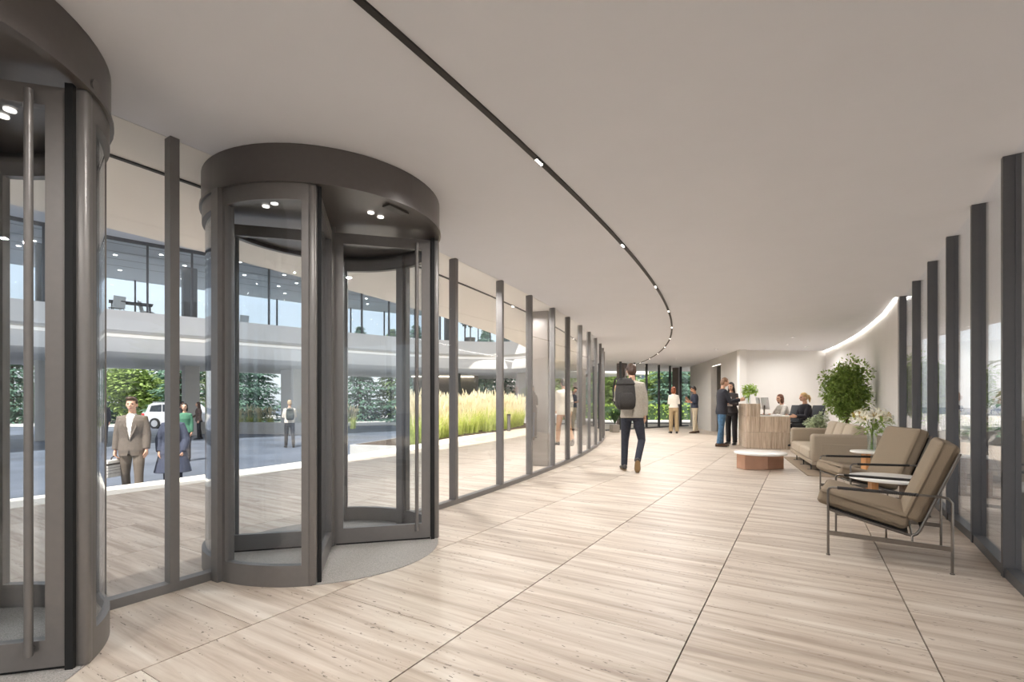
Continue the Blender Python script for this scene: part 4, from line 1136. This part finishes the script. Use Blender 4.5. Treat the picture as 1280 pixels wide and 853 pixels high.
# people on the terrace seen through the curved run of mullions
person('man in cream jacket and caramel trousers walking on the terrace behind the glazing', (1.38, 12.95, 0), face(-.25, 1), 1.80,
    dict(thighL=(14, .04), kneeL=8, thighR=(-14, .04), kneeR=22, footR=30, uaL=(.18, .15, -1), faL=(-.2, .4, -.8), uaR=(.15, -.15, -1), faR=(.0, .1, -1)),
    dict(mat=cloth('cream_jacket', (214, 204, 186)), hem=-.11, name='jacket'), dict(mat=cloth('caramel', (176, 128, 88)), wide=1.0), SH_BK, dict(mat=HD, kind='crop'), M_SKIND, .012)
T2 = person('person in dark green jacket with a black backpack beside the man in cream', (1.86, 14.1, 0), face(.1, 1), 1.72,
    dict(thighL=(-8, .04), kneeL=14, footL=18, thighR=(10, .04), kneeR=6),
    dict(mat=cloth('dark_green', (72, 76, 62)), hem=-.08, name='jacket'), dict(mat=cloth('black', (34, 32, 34))), SH_BK, dict(mat=HB, kind='short'), voxel=.013)
backpack('black backpack on the person in the dark green jacket', T2, (36, 36, 38), .95)

# people down in the courtyard
SM = person('man in brown grey suit with white shirt walking to the entrance with a briefcase', (-6.42, 8.2, COURT), face(.35, -1), 1.79,
    dict(thighL=(8, .05), kneeL=6, thighR=(-6, .06), kneeR=12, footR=10, uaL=(.16, .02, -1), faL=(.02, .18, -1), uaR=(.16, .0, -1), faR=(.06, .12, -1), curlR=1.5, hyaw=4),
    dict(mat=cloth('suit_taupe', (104, 94, 84)), hem=-.13, name='suit_jacket', open=(.14, .56), shirt=cloth('shirt_white', (238, 234, 226)), off=.022), dict(mat=cloth('suit_taupe', (104, 94, 84)), wide=.98), SH_BR, dict(mat=HB, kind='short'), voxel=.0085)
wp = SM['world'](SM['wriR'] + SM['hdR'] * .105)
bc = thing('briefcase', 'striped light grey briefcase in the hand of the suited man', 'briefcase', wp - V(0, 0, .335), face(.35, -1) + R(70))
M_CASE = mat('case_grey', srgb(206, 202, 196), .6, 0, .1, 30)
MB().rbox((.40, .11, .29), .02, Matrix.Translation((0, 0, .145)), 3).build('case_body', M_CASE, bc, 50)
MB().rbox((.405, .118, .035), .008, Matrix.Translation((0, 0, .22)), 2).build('zip_band', M_LEATH, bc)
for z in (.07, .12, .165): MB().box((0, 0, z), (.404, .114, .006)).build('stripe', M_COLD, bc)
MB().tube([(-.07, 0, .285), (-.06, 0, .325), (-.03, 0, .338), (.03, 0, .338), (.06, 0, .325), (.07, 0, .285)], .010, 8).build('handle', M_LEATH, bc, 50)
person('person in long dark blue coat standing beside the suited man', (-5.98, 8.55, COURT), face(.3, -1), 1.64,
    dict(fem=True, thighL=(3, .03), thighR=(-3, .03), uaL=(.3, .0, -1), faL=(-.15, .3, -1), uaR=(.3, .05, -1), faR=(-.15, .35, -1)),
    dict(mat=cloth('coat_blue', (62, 68, 86), .2), hem=-.40, flare=.09, name='coat', off=.028), dict(mat=cloth('navy_trousers', (48, 52, 66))), SH_BK, dict(mat=HD, kind='bob'), voxel=.0105)
person('man in dark suit and pale shirt far back under the raised wing', (-15.95, 18.9, COURT), face(.5, -.9), 1.80,
    dict(thighL=(12, .03), kneeL=8, thighR=(-10, .03), kneeR=16, footR=20),
    dict(mat=cloth('suit_dark', (58, 56, 60)), hem=-.12, name='suit_jacket', open=(.14, .56), shirt=cloth('shirt_white', (238, 234, 226))), dict(mat=cloth('suit_dark', (58, 56, 60))), SH_BK, dict(mat=HD, kind='short'), voxel=.015)
person('woman in mottled brown jacket and black trousers near the grey pilotis column', (-14.35, 22.2, COURT), face(-.7, -.6), 1.70,
    dict(fem=True, thighL=(3, .03), thighR=(-6, .03), uaR=(.2, .2, -1), faR=(-.3, .6, -.3)),
    dict(mat=cloth('mottled', (104, 88, 80), .5, 18), hem=-.06, name='jacket'), dict(mat=cloth('black', (34, 32, 34))), SH_BK, dict(mat=HB, kind='long'), voxel=.015)
person('person in grey check jacket facing the woman in mottled brown', (-14.95, 21.9, COURT), face(.9, .2), 1.72,
    dict(thighL=(-3, .03), thighR=(5, .03), uaL=(.15, .2, -1), faL=(-.2, .8, -.1)),
    dict(mat=cloth('grey_check', (98, 94, 96), .35, 24), hem=-.08, name='jacket'), dict(mat=cloth('charcoal', (62, 60, 64))), SH_BK, dict(mat=HD, kind='short'), voxel=.015)
person('person with green scarf standing behind the one in the blue coat', (-9.45, 14.0, COURT), face(.4, -1), 1.68,
    dict(fem=True), dict(mat=cloth('green_scarf', (72, 120, 96)), hem=-.05, name='top'), dict(mat=cloth('charcoal', (62, 60, 64))), SH_BK, dict(mat=HD, kind='bob'), voxel=.014)
S5 = person('man in pale shirt and black trousers standing before the white pilotis column', (-8.35, 18.2, COURT), face(-.5, .9), 1.78,
    dict(thighL=(4, .05), thighR=(-6, .05), kneeR=6, uaL=(.15, .2, -1), faL=(-.2, .9, .3), uaR=(.15, .2, -1), faR=(-.2, .9, .3)),
    dict(mat=cloth('shirt_cream', (218, 206, 190)), hem=.0, name='shirt', off=.016), dict(mat=cloth('black', (34, 32, 34))), SH_BK, dict(mat=hairm('fair', (176, 150, 120)), kind='short'), voxel=.0135)
backpack('dark green backpack on the man in the pale shirt', S5, (58, 64, 60), .9)

# ================================================================== COURTYARD GROUND
g = MB().add([(-120, -60, COURT), (120, -60, COURT), (120, 140, COURT), (-120, 140, COURT)], [(0, 1, 2, 3)])
struct(g.build('ground', M_ASPH))
# ================================================================== RAISED WING ACROSS THE COURTYARD
def catmull(P, per=8):
    out = []
    P = [Vector(p) for p in P]
    for i in range(len(P) - 1):
        p0 = P[max(i - 1, 0)]; p1 = P[i]; p2 = P[i + 1]; p3 = P[min(i + 2, len(P) - 1)]
        for k in range(per):
            t = k / per
            out.append(.5 * ((2 * p1) + (p2 - p0) * t + (2 * p0 - 5 * p1 + 4 * p2 - p3) * t * t + (3 * p1 - p0 - 3 * p2 + p3) * t ** 3))
    out.append(P[-1]); return out
far = catmull([(-22.5, 2), (-22, 6), (-20.6, 11), (-18.3, 15.6), (-15.8, 18.75), (-13.3, 21), (-10.2, 23.8), (-7.2, 26.4), (-4.3, 28.3), (-2.75, 29.0), (-.84, 29.3), (.4, 28.7), (1.25, 27.4)], 6)
nf = len(far)
nrm = []
for i in range(nf):
    d = (far[min(i + 1, nf - 1)] - far[max(i - 1, 0)]).normalized(); nrm.append(Vector((-d.y, d.x)))
def off(i, o):
    # limit how far the inner bend opens
    return far[i] + nrm[i] * o
def strip(prof, i0=0, i1=None, closed=False):
    m = MB(); i1 = nf - 1 if i1 is None else i1; k = len(prof); vs = []; fs = []
    for i in range(i0, i1 + 1):
        for o, z in prof:
            p = off(i, o); vs.append((p.x, p.y, z))
    for i in range(i1 - i0):
        for j in range(k if closed else k - 1):
            a = i * k + j; b_ = i * k + (j + 1) % k; fs.append((a, a + k, b_ + k, b_))
    if closed: fs += [tuple(range(k)), tuple(range((i1 - i0) * k, (i1 - i0 + 1) * k))[::-1]]
    return m.add(vs, fs)
WD = 9.0
wing = thing('raised_office_wing', 'white upper office floor raised on columns across the courtyard', 'building', (0, 0, 0))
sp = strip([(0, 4.78), (0, 4.0), (.12, 3.94), (.34, 3.92), (.34, 3.72), (.12, 3.70), (.08, 3.5), (.16, 3.15), (.45, 2.97), (1.0, 2.95), (WD, 2.95), (WD, 4.70), (.6, 4.70), (.1, 4.78)], closed=True)
sp.build('floor_band', M_WHITE, wing, 40, True)
strip([(.335, 3.88), (.335, 3.76)]).build('cove_strip', emis('cove_warm', (1, .94, .85, 1), .5), wing)
strip([(-2.4, 7.95), (-2.3, 7.75), (WD, 7.75), (WD, 8.4), (-2.3, 8.4)], closed=True).build('roof', M_CEIL, wing, 40, True)  # unseen eaves extended inward so that they shade the floor band
for o in (1.4, 2.8, 4.2, 5.6): strip([(o, 7.745), (o + .06, 7.745)]).build('ceiling_joint', M_COLD, wing)
# inner glazing of the upper floor
def cumulative(o):
    L = [0]
    for i in range(1, nf): L.append(L[-1] + (off(i, o) - off(i - 1, o)).length)
    return L
def at_len(o, L, s_):
    for i in range(1, nf):
        if L[i] >= s_:
            f = (s_ - L[i - 1]) / (L[i] - L[i - 1] + 1e-9); return off(i - 1, o).lerp(off(i, o), f), math.atan2(*(nrm[i].y, nrm[i].x))
    return off(nf - 1, o), math.atan2(nrm[-1].y, nrm[-1].x)
for o, step, name, wd_ in ((.45, 1.55, 'mullion', .07), (WD - .3, 2.4, 'outer_mullion', .08)):
    L = cumulative(o); s_ = 0.0; prev = None
    mm = MB().box((0, 0, 6.23), (.12, wd_, 3.04)).mesh(name, M_MULLD)
    while s_ <= L[-1]:
        p, a = at_len(o, L, s_)
        link(name, mm, wing, (p.x, p.y, 0), (0, 0, a))
        if prev is not None: MB().seg(prev, p, 0, .012, 4.72, 7.75).build('pane', M_FARGLASS, wing)
        prev = p; s_ += step
strip([(.40, 7.62), (.52, 7.62), (.52, 7.75), (.40, 7.75)], closed=True).build('head_rail', M_MULLD, wing)
# rooms lamps in the far ceiling
lm = MB().lathe([(.07, 0), (.07, .01)], 10).mesh('downlight', M_LENS)
L = cumulative(3)
for j, o in enumerate((1.0, 2.1, 3.5, 4.9, 6.6)):
    s_ = .7 + .5 * (j % 2)
    while s_ < L[-1] - .5:
        p, a = at_len(o, cumulative(o), s_); link('downlight', lm, wing, (p.x, p.y, 7.735)); s_ += 2.6
# solid core and upper columns
for (i, o, w_, d_, z0, z1, m_, nm_) in ((40, 5.0, 1.6, 3.0, 4.7, 7.75, M_WALLG, 'core_wall'), (16, 3.0, .6, .6, 4.7, 7.75, M_COLD, 'upper_column'), (22, 4.0, .6, .6, 4.7, 7.75, M_COLD, 'upper_column'), (30, 4.0, .6, .6, 4.7, 7.75, M_COLD, 'upper_column'), (52, 2.0, .6, .6, 4.7, 7.75, M_COLD, 'upper_column')):
    p = off(i, o); MB().rbox((d_, w_, z1 - z0), .05, Matrix.Translation((p.x, p.y, (z0 + z1) / 2)) @ Matrix.Rotation(math.atan2(nrm[i].y, nrm[i].x), 4, 'Z'), 2).build(nm_, m_, wing)
# chairs and a table in the upper office
M_WCH = mat('white_plastic', srgb(232, 232, 230), .5)
def shell_chair(loc, yaw, label):
    t = thing('shell_chair', label, 'chair', loc, yaw, 'white chairs on the upper office floor')
    MB().rbox((.46, .44, .04), .015, Matrix.Translation((0, 0, .45)), 2).build('seat', M_WCH, t)
    MB().rbox((.44, .04, .46), .018, Matrix.Translation((0, -.24, .70)) @ Matrix.Rotation(R(12), 4, 'X'), 2).build('backrest', M_WCH, t)
    for x in (-.18, .18):
        for y in (-.18, .18): MB().tube([(x, y, .44), (x * 1.15, y * 1.15, 0)], .014, 6).build('leg', M_CHROME, t)
    return t
def upx(u, v, Y): return V((u - 640) * Y / FPX, Y, 4.70)
shell_chair(upx(146, 0, 20.6), R(60), 'white shell chair by the dark table upstairs across the courtyard')
shell_chair(upx(184, 0, 21.6), R(-70), 'white tilted shell chair upstairs, beside the thin mullion across the courtyard')
shell_chair(upx(303, 0, 25.2), R(50), 'white shell chair upstairs, nearest the wide core wall of the upper office')
tt = thing('office_table', 'low dark office table between the white chairs upstairs', 'table', upx(164, 0, 21.0), R(40))
MB().rbox((1.5, .7, .04), .01, Matrix.Translation((0, 0, .72)), 2).build('table_top', M_LEATH, tt)
for x in (-.65, .65):
    for y in (-.28, .28): MB().box((x, y, .35), (.04, .04, .7)).build('leg', M_LEATH, tt)
rnd2 = random.Random(11)
up_ = thing('upstairs_tree', 'leafy tree in a pot on the upper floor across the courtyard', 'tree', upx(588, 0, 30.6))
MB().lathe([(.25, 0), (.32, .5)], 20).build('pot', M_POT, up_, 40); MB().tube([(0, 0, .4), (0, 0, 1.5)], .04, 6).build('trunk', M_BARK, up_)
o = bush(rnd2, 700, .75, .8, .2, .12, 20).build('foliage', M_LEAF2, up_); o.location = (0, 0, 1.95)

# columns that carry the wing
def pilotis(x, y, wx, wy, rz, m, label, top=2.96):
    o = MB().rbox((wx, wy, top - COURT), .03, Matrix.Translation((x, y, (top + COURT) / 2)) @ Matrix.Rotation(rz, 4, 'Z'), 2).build('pilotis_column', m)
    return tag(o, label, 'column')
pilotis(-15.9, 16.0 + 1.9, .62, .62, .8, M_COLD, 'dark square column holding up the raised wing, before a pale slender column')
pilotis(-20.6, 21.2, .4, .4, .8, M_WALLG, 'pale grey slender column behind the dark pilotis column')
pilotis(-16.3, 24.6, .65, .65, .8, M_WALLG, 'grey square column beside the people chatting under the raised wing')
pilotis(-12.3, 27.2, 1.25, .7, -.6, M_WHITE, 'broad white column rising from the planter under the raised wing')
pilotis(-3.55, 31.0, .5, .5, 0, M_COLD, 'dark column in front of the grey core under the raised wing')
pilotis(.72, 30.4, .9, .6, .2, M_WALLG, 'pale grey pier at the end of the ornamental grasses')
core = tag(MB().rbox((4.4, 3, 2.94 - COURT), .03, Matrix.Translation((-4.7, 34.6, (2.94 + COURT) / 2)) @ Matrix.Rotation(R(8), 4, 'Z'), 2).build('core_block', mat('core_grey', srgb(128, 122, 116), .7)), 'grey core block under the raised wing with light along its top', 'wall')
tag(MB().box((-4.7, 32.95, 2.86), (4.2, .06, .05), R(8)).build('core_light', emis('core_led', (1, .88, .7, 1), 6)), 'warm light line along the top of the grey core block', 'light strip')

# ================================================================== PLANTERS AND GRASSES
def low_wall(pts, h, th, label):
    m = MB()
    for a, c in zip(pts[:-1], pts[1:]): m.seg(a, c, 0, th, COURT, COURT + h)
    return tag(m.build('planter_wall', M_CONC), label, 'planter')
low_wall([(-17.0, 26.0), (-14.6, 25.9), (-12.3, 25.6), (-10.4, 25.2), (-8.6, 24.6)], .62, .3, 'long low concrete planter wall across the courtyard')
def grass_clump(seed, h=1.25, nb=120):
    r = random.Random(seed); m = MB()
    for k in range(nb):
        a = r.uniform(0, 6.28); q = r.uniform(0, .16); p = V(q * math.cos(a), q * math.sin(a), 0)
        l = r.uniform(.45, .85) * h; ln = r.uniform(.1, .5)
        mid = p + V(math.cos(a) * ln * .25, math.sin(a) * ln * .25, l * .6); tip = p + V(math.cos(a) * ln * .9, math.sin(a) * ln * .9, l * r.uniform(.7, 1))
        sd = V(-math.sin(a), math.cos(a), 0) * .008
        m.add([p - sd, p + sd, mid + sd, mid - sd, tip], [(0, 1, 2, 3), (3, 2, 4)])
    for k in range(nb // 4):
        a = r.uniform(0, 6.28); ln = r.uniform(.05, .35); l = h * r.uniform(.8, 1.08)
        p0 = V(.05 * math.cos(a), .05 * math.sin(a), .3); p1 = V(ln * math.cos(a), ln * math.sin(a), l)
        m.tube([p0, p1], .004, 3, 1)
        d = (p1 - p0).normalized(); m.tube([p1 - d * .02, p1 + d * .07, p1 + d * .2], [.006, .02, .003], 4, 1)
    return m
clumps = [grass_clump(s_).mesh('blades', [M_GRASS, M_PLUME]) for s_ in (1, 2, 3)]
cnt = 0
def put_clump(x, y, z, sc, lab, grp):
    o = link('grass_clump', rnd2.choice(clumps), None, (x, y, z), (0, 0, rnd2.uniform(0, 6))); o.scale = (sc * 1.15, sc * 1.15, sc)
    tag(o, lab, 'grass', grp)
# bed along the terrace edge
bed = MB(); ba0, ba1 = ringy(RTERR, 13.4), ringy(RTERR, 27)
bed.arc(RTERR - 2.2, RTERR - .02, ba0, ba1, COURT, -.08, 20, (CX0, CY0))
bedo = tag(bed.build('grass_bed', M_CONC, None, False, True), 'raised soil bed of ornamental grasses along the terrace edge', 'planter')
MB().arc(RTERR - 2.1, RTERR - .05, ba0 + .004, ba1 - .002, -.08, -.07, 20, (CX0, CY0)).build('soil', M_SOIL, bedo, False, True)
def bed_edge(y_):
    f = max(0, min(1, (y_ - 14.5) / 9)); return RTERR + 1.75 * f * f * (3 - 2 * f)
b2 = MB(); ys = [14.0 + .65 * i for i in range(19)]; vs = []; fs = []
for y_ in ys:
    for r_, z_ in ((RTERR - .05, .006), (bed_edge(y_) - .02, .006), (bed_edge(y_) - .04, .035), (RTERR - .05, .035)): vs.append(ring(r_, ringy(RTERR, y_), z_))
for i in range(len(ys) - 1):
    for k in range(4): fs.append((i * 4 + k, i * 4 + 4 + k, i * 4 + 4 + (k + 1) % 4, i * 4 + (k + 1) % 4))
b2.add(vs, fs).build('soil', M_SOIL, bedo, False, True)
y = 13.7
while y < 25.8:
    for rr in ((.26, .8, 1.35, 2.0) if y < 17 else (.26, .85, 1.5, 2.3)):
        r_ = bed_edge(y) - rr - rnd2.uniform(0, .2); p = ring(r_, ringy(RTERR, y + rnd2.uniform(-.2, .2)))
        if 640 + FPX * p.x / p.y < 512: continue
        put_clump(p.x, p.y, -.075 if r_ < RTERR - .1 else .03, rnd2.uniform(.85, 1.1), 'feathery ornamental grass clump in the bed along the terrace edge', 'grasses along the terrace edge')
    y += .6 if y < 18 else .8
for k in range(16):
    f = k / 15
    if abs(-16.6 + 8 * f + 12.3) < 1.0: continue
    put_clump(-16.6 + 8 * f, 27.2 + (-.9 * f) + rnd2.uniform(-.2, .3), COURT + .25, rnd2.uniform(.7, .95), 'yellow green grass clump behind the low concrete planter wall', 'grasses behind the low planter wall')
bl = thing('bollard', 'dark bollard standing in the grasses at the terrace edge', 'bollard', ring(bed_edge(19.3) + .22, ringy(RTERR, 19.3), .0))
MB().tube([(0, 0, 0), (0, 0, .62)], .07, 14).build('bollard_post', M_COLD, bl, 40); MB().lathe([(.073, 0), (.073, .05), (.06, .06)], 14, (0, 0, .62)).build('bollard_cap', M_BLACK, bl, 40)

# ================================================================== TREES
def conifer(seed, h, r, n, ln):
    q = random.Random(seed); m = MB()
    tiers = int(h / .45)
    for i in range(n):
        t = q.random() ** 1.35; tier = round(t * tiers) / tiers
        rad = r * (1 - tier) ** .8 * (.75 + .25 * math.sin(tier * 91 + seed))
        a = q.uniform(0, 6.28); a = round(a * 1.6) / 1.6 + q.gauss(0, .16)
        f = q.random() ** .6; rr = rad * f
        z = h * (.04 + .96 * tier) + .22 * (1 - f) - .35 * f * rad / r + q.gauss(0, .06)
        p = V(rr * math.cos(a), rr * math.sin(a), z)
        d = V(math.cos(a + q.gauss(0, .5)), math.sin(a + q.gauss(0, .5)), q.uniform(-.55, .1))
        leaf_quad(m, p, d, V(0, 0, 1) + rv(q) * .3, ln * q.uniform(.6, 1.2), ln * .38, .4)
    return m
con_me = [conifer(s_, 9, 2.6, 5200, .42).mesh('foliage', m_) for s_, m_ in ((1, M_SPRUCE), (2, M_SPRUCE2))]
trunk_me = MB().tube([(0, 0, 0), (0, 0, 8.6)], [.16, .03], 8).mesh('trunk', M_BARK)
dec_me = bush(random.Random(5), 4200, 2.5, 2.6, .42, .28, 40).mesh('foliage', M_DECID)
dtr_me = MB().tube([(0, 0, 0), (.1, 0, 1.8), (0, .1, 3.6)], [.15, .11, .05], 8).mesh('trunk', M_BARK)
def tree(kind, x, y, z, sc, lab, grp):
    t = thing('conifer_tree' if kind < 2 else 'deciduous_tree', lab, 'tree', (x, y, z), rnd2.uniform(0, 6), grp); sc *= .82; t.scale = (sc * 1.3, sc * 1.3, sc)
    if kind < 2: link('trunk', trunk_me, t); link('foliage', con_me[kind], t)
    else: link('trunk', dtr_me, t); link('foliage', dec_me, t, (0, 0, 3.7))
L0 = 'blue green spruce standing beyond the raised wing'; L1 = 'yellow green pine standing beyond the raised wing'; L2 = 'leafy deciduous tree standing beyond the raised wing'
where = {15: 'behind the dark pilotis column', 62: 'behind the pale slender column', 112: 'next to the man in the dark suit', 150: 'between the dark suited man and the briefcase', 172: 'behind the head of the suited man', 200: 'just behind the silver car', 225: 'between the silver car and the grey column', 262: 'behind the people chatting', 297: 'behind the low planter wall', 322: 'next to the broad white column', 385: 'behind the man in the pale shirt', 450: 'behind the revolving door by the mullion run', 490: 'behind the leaf handle of the revolving door', 520: 'behind the first ornamental grasses', 575: 'behind the grey core block', 607: 'between the core block and the pale pier', 632: 'just beside the pale grey pier'}
kn = ('blue green spruce', 'yellow green pine', 'light green leafy tree')
for kind, u, Y, sc in ((0, 15, 38, 1.0), (1, 62, 42, 1.1), (0, 112, 37, .95), (1, 150, 43, 1.0), (2, 172, 37, .9), (0, 200, 41, 1.1), (0, 225, 36, .95), (1, 262, 44, 1.1), (0, 297, 39, 1.05), (0, 322, 44, 1.1), (0, 385, 42, 1.1), (0, 450, 43, 1.1), (1, 490, 47, 1.15), (0, 520, 42, 1.1), (0, 607, 42, 1.05), (0, 632, 38, .9), (2, 575, 50, 1.2)):
    tree(kind, (u - 640) * Y / FPX, Y, COURT, sc, kn[kind] + ' beyond the raised wing ' + where[u], 'trees beyond the raised wing')
B0 = 'spruce standing behind the end glazing'; B2 = 'deciduous tree standing behind the end glazing'
bw_ = {700: 'near the man in cream', 735: 'near the dark green jacket', 768: 'behind the potted plant', 792: 'behind the walking man', 815: 'beside the walking man', 836: 'behind the woman with auburn hair', 852: 'behind the man with the phone', 870: 'behind the grey doorway wall', 905: 'behind the corridor doorway', 950: 'behind the reception wall'}
for kind, u, Y, sc in ((2, 700, 52, 1.0), (2, 735, 58, 1.1), (2, 768, 44, .9), (0, 792, 52, .9), (2, 815, 45, .8), (0, 836, 34, .8), (0, 852, 38, .85), (2, 870, 42, 1.0), (0, 905, 36, 1), (2, 950, 46, 1.1)):
    tree(kind, (u - 640) * Y / FPX, Y, -.1, sc, (B0 if kind == 0 else B2) + ' ' + bw_[u], 'trees behind the end glazing')
for kind, x, y, sc in ((0, 13.5, 5, .8), (1, 16, 9, .9), (2, 15, 1, .9), (0, 18, 13, 1), (2, 20, 6, 1.1), (1, 12.5, -4, .9), (0, 21, 18, 1.1)):
    tree(kind, x, y, -.1, sc, ('spruce', 'pine', 'deciduous tree')[kind] + ' seen through the glazing behind the lounge chairs', 'trees beyond the lounge side glazing')
# lawn, hedge and pavements outside
struct(MB().prism([(2.0, 25.2), (14, 25.2), (26, 12), (40, 20), (40, 60), (2, 60)], COURT, -.02).build('pavement', M_CONC, None, False, True))
struct(MB().prism([(-60, 33), (-14, 33), (1.9, 37), (1.9, 60), (-60, 60)], COURT - .2, COURT + .03).build('far_pavement', M_CONC, None, False, True))
hm_ = MB(); q = random.Random(9)
for i in range(2600):
    x = q.uniform(3, 14); p = V(x, 31.5 + q.uniform(-.4, .4), q.uniform(-.02, .95)); leaf_quad(hm_, p, rv(q), V(0, 0, 1) + rv(q), .2, .12)
hd = thing('hedge', 'bright green clipped hedge beyond the end glazing', 'hedge', (0, 0, 0)); hm_.build('foliage', M_LIME, hd)
MB().box((8.5, 31.5, .42), (10.8, .6, .85)).build('hedge_core', M_LEAF2, hd)
nb_ = thing('neighbour_building', 'pale flat building with a dark window band beyond the end glazing', 'building', (10.5, 72, -.1), R(-6))
MB().box((0, 0, 3.6), (26, 8, 1.4)).box((0, 0, 7.2), (26, 8, 1.6)).build('floor_band', M_WHITE, nb_); MB().box((0, .3, 4), (25.5, 7.6, 7.8)).build('wall', M_WALLG, nb_)
for k in range(10): MB().box((-11.7 + 2.6 * k, -3.6, 5.35), (2.3, .1, 2.0)).build('window', mat('dark_window', srgb(70, 82, 94), .15), nb_)
for k in range(10): MB().box((-11.7 + 2.6 * k, -3.6, 1.5), (2.3, .1, 2.6)).build('window', MATS['dark_window'], nb_)

# ================================================================== CAR
def car(label, loc, rz):
    t = thing('car', label, 'car', loc, rz)
    mp = mat('car_silver', srgb(206, 208, 212), .25, .3, .02, 5); mg = mat('car_glass', srgb(46, 52, 60), .1); mt = mat('tyre', srgb(26, 26, 28), .8); mr_ = mat('wheel_alloy', srgb(180, 182, 186), .3, .7)
    side = [(-2.25, .38), (-2.32, .75), (-2.25, 1.0), (-2.0, 1.06), (.85, 1.02), (2.0, .92), (2.25, .75), (2.28, .4), (1.9, .28), (-1.95, .28)]
    def prof(pts, y0, y1, m, nm, inset=0):
        n = len(pts); b_ = MB(); b_.add([(x, y0, z) for x, z in pts] + [(x, y1, z) for x, z in pts], [tuple(range(n)), tuple(range(n, 2 * n))[::-1]] + [(i, n + i, n + (i + 1) % n, (i + 1) % n) for i in range(n)])
        return b_.build(nm, m, t, 30, True)
    prof(side, -.9, .9, mp, 'body')
    cab = [(-2.1, 1.02), (-1.9, 1.5), (-1.6, 1.64), (-.1, 1.64), (.35, 1.58), (1.0, 1.02)]
    prof(cab, -.8, .8, mp, 'cabin')
    for y in (-.805, .805):
        for pts in ([(-1.85, 1.08), (-1.72, 1.45), (-1.05, 1.53), (-1.05, 1.08)], [(-.98, 1.08), (-.98, 1.53), (-.1, 1.55), (-.1, 1.08)], [(-.03, 1.08), (-.03, 1.55), (.28, 1.5), (.8, 1.08)]):
            prof(pts, y - .006, y + .006, mg, 'side_window')
    prof([(-2.12, 1.08), (-2.1, 1.1), (-1.9, 1.47), (-1.92, 1.47)], -.7, .7, mg, 'rear_window')
    for x in (-1.4, 1.4):
        for y in (-.85, .85):
            w_ = MB().tube([(x, y - .1, .34), (x, y + .1, .34)], .34, 24).build('wheel', mt, t, 40)
            r_ = MB().tube([(x, y - .108, .34), (x, y + .108, .34)], .21, 16)
            r_.build('rim', mr_, w_, 40)
    for y in (-.72, .72): MB().rbox((.2, .14, .2), .03, Matrix.Translation((-2.19, math.copysign(.85, y), .88)), 2).build('tail_light', mat('tail_red', srgb(190, 40, 46), .3), t)
    MB().tube([(-1.7, -.72, 1.68), (.2, -.72, 1.66)], .018, 6).build('roof_rail', mr_, t); MB().tube([(-1.7, .72, 1.68), (.2, .72, 1.66)], .018, 6).build('roof_rail', mr_, t)
    return t
car('silver estate car parked beyond the raised wing', (-21.0, 31.3, COURT), R(-3))

# joined leaves that nobody could count
for o in bpy.data.objects:
    if o.type == 'MESH' and o.parent is not None and o.name.split('.')[0] == 'foliage': o['kind'] = 'stuff'
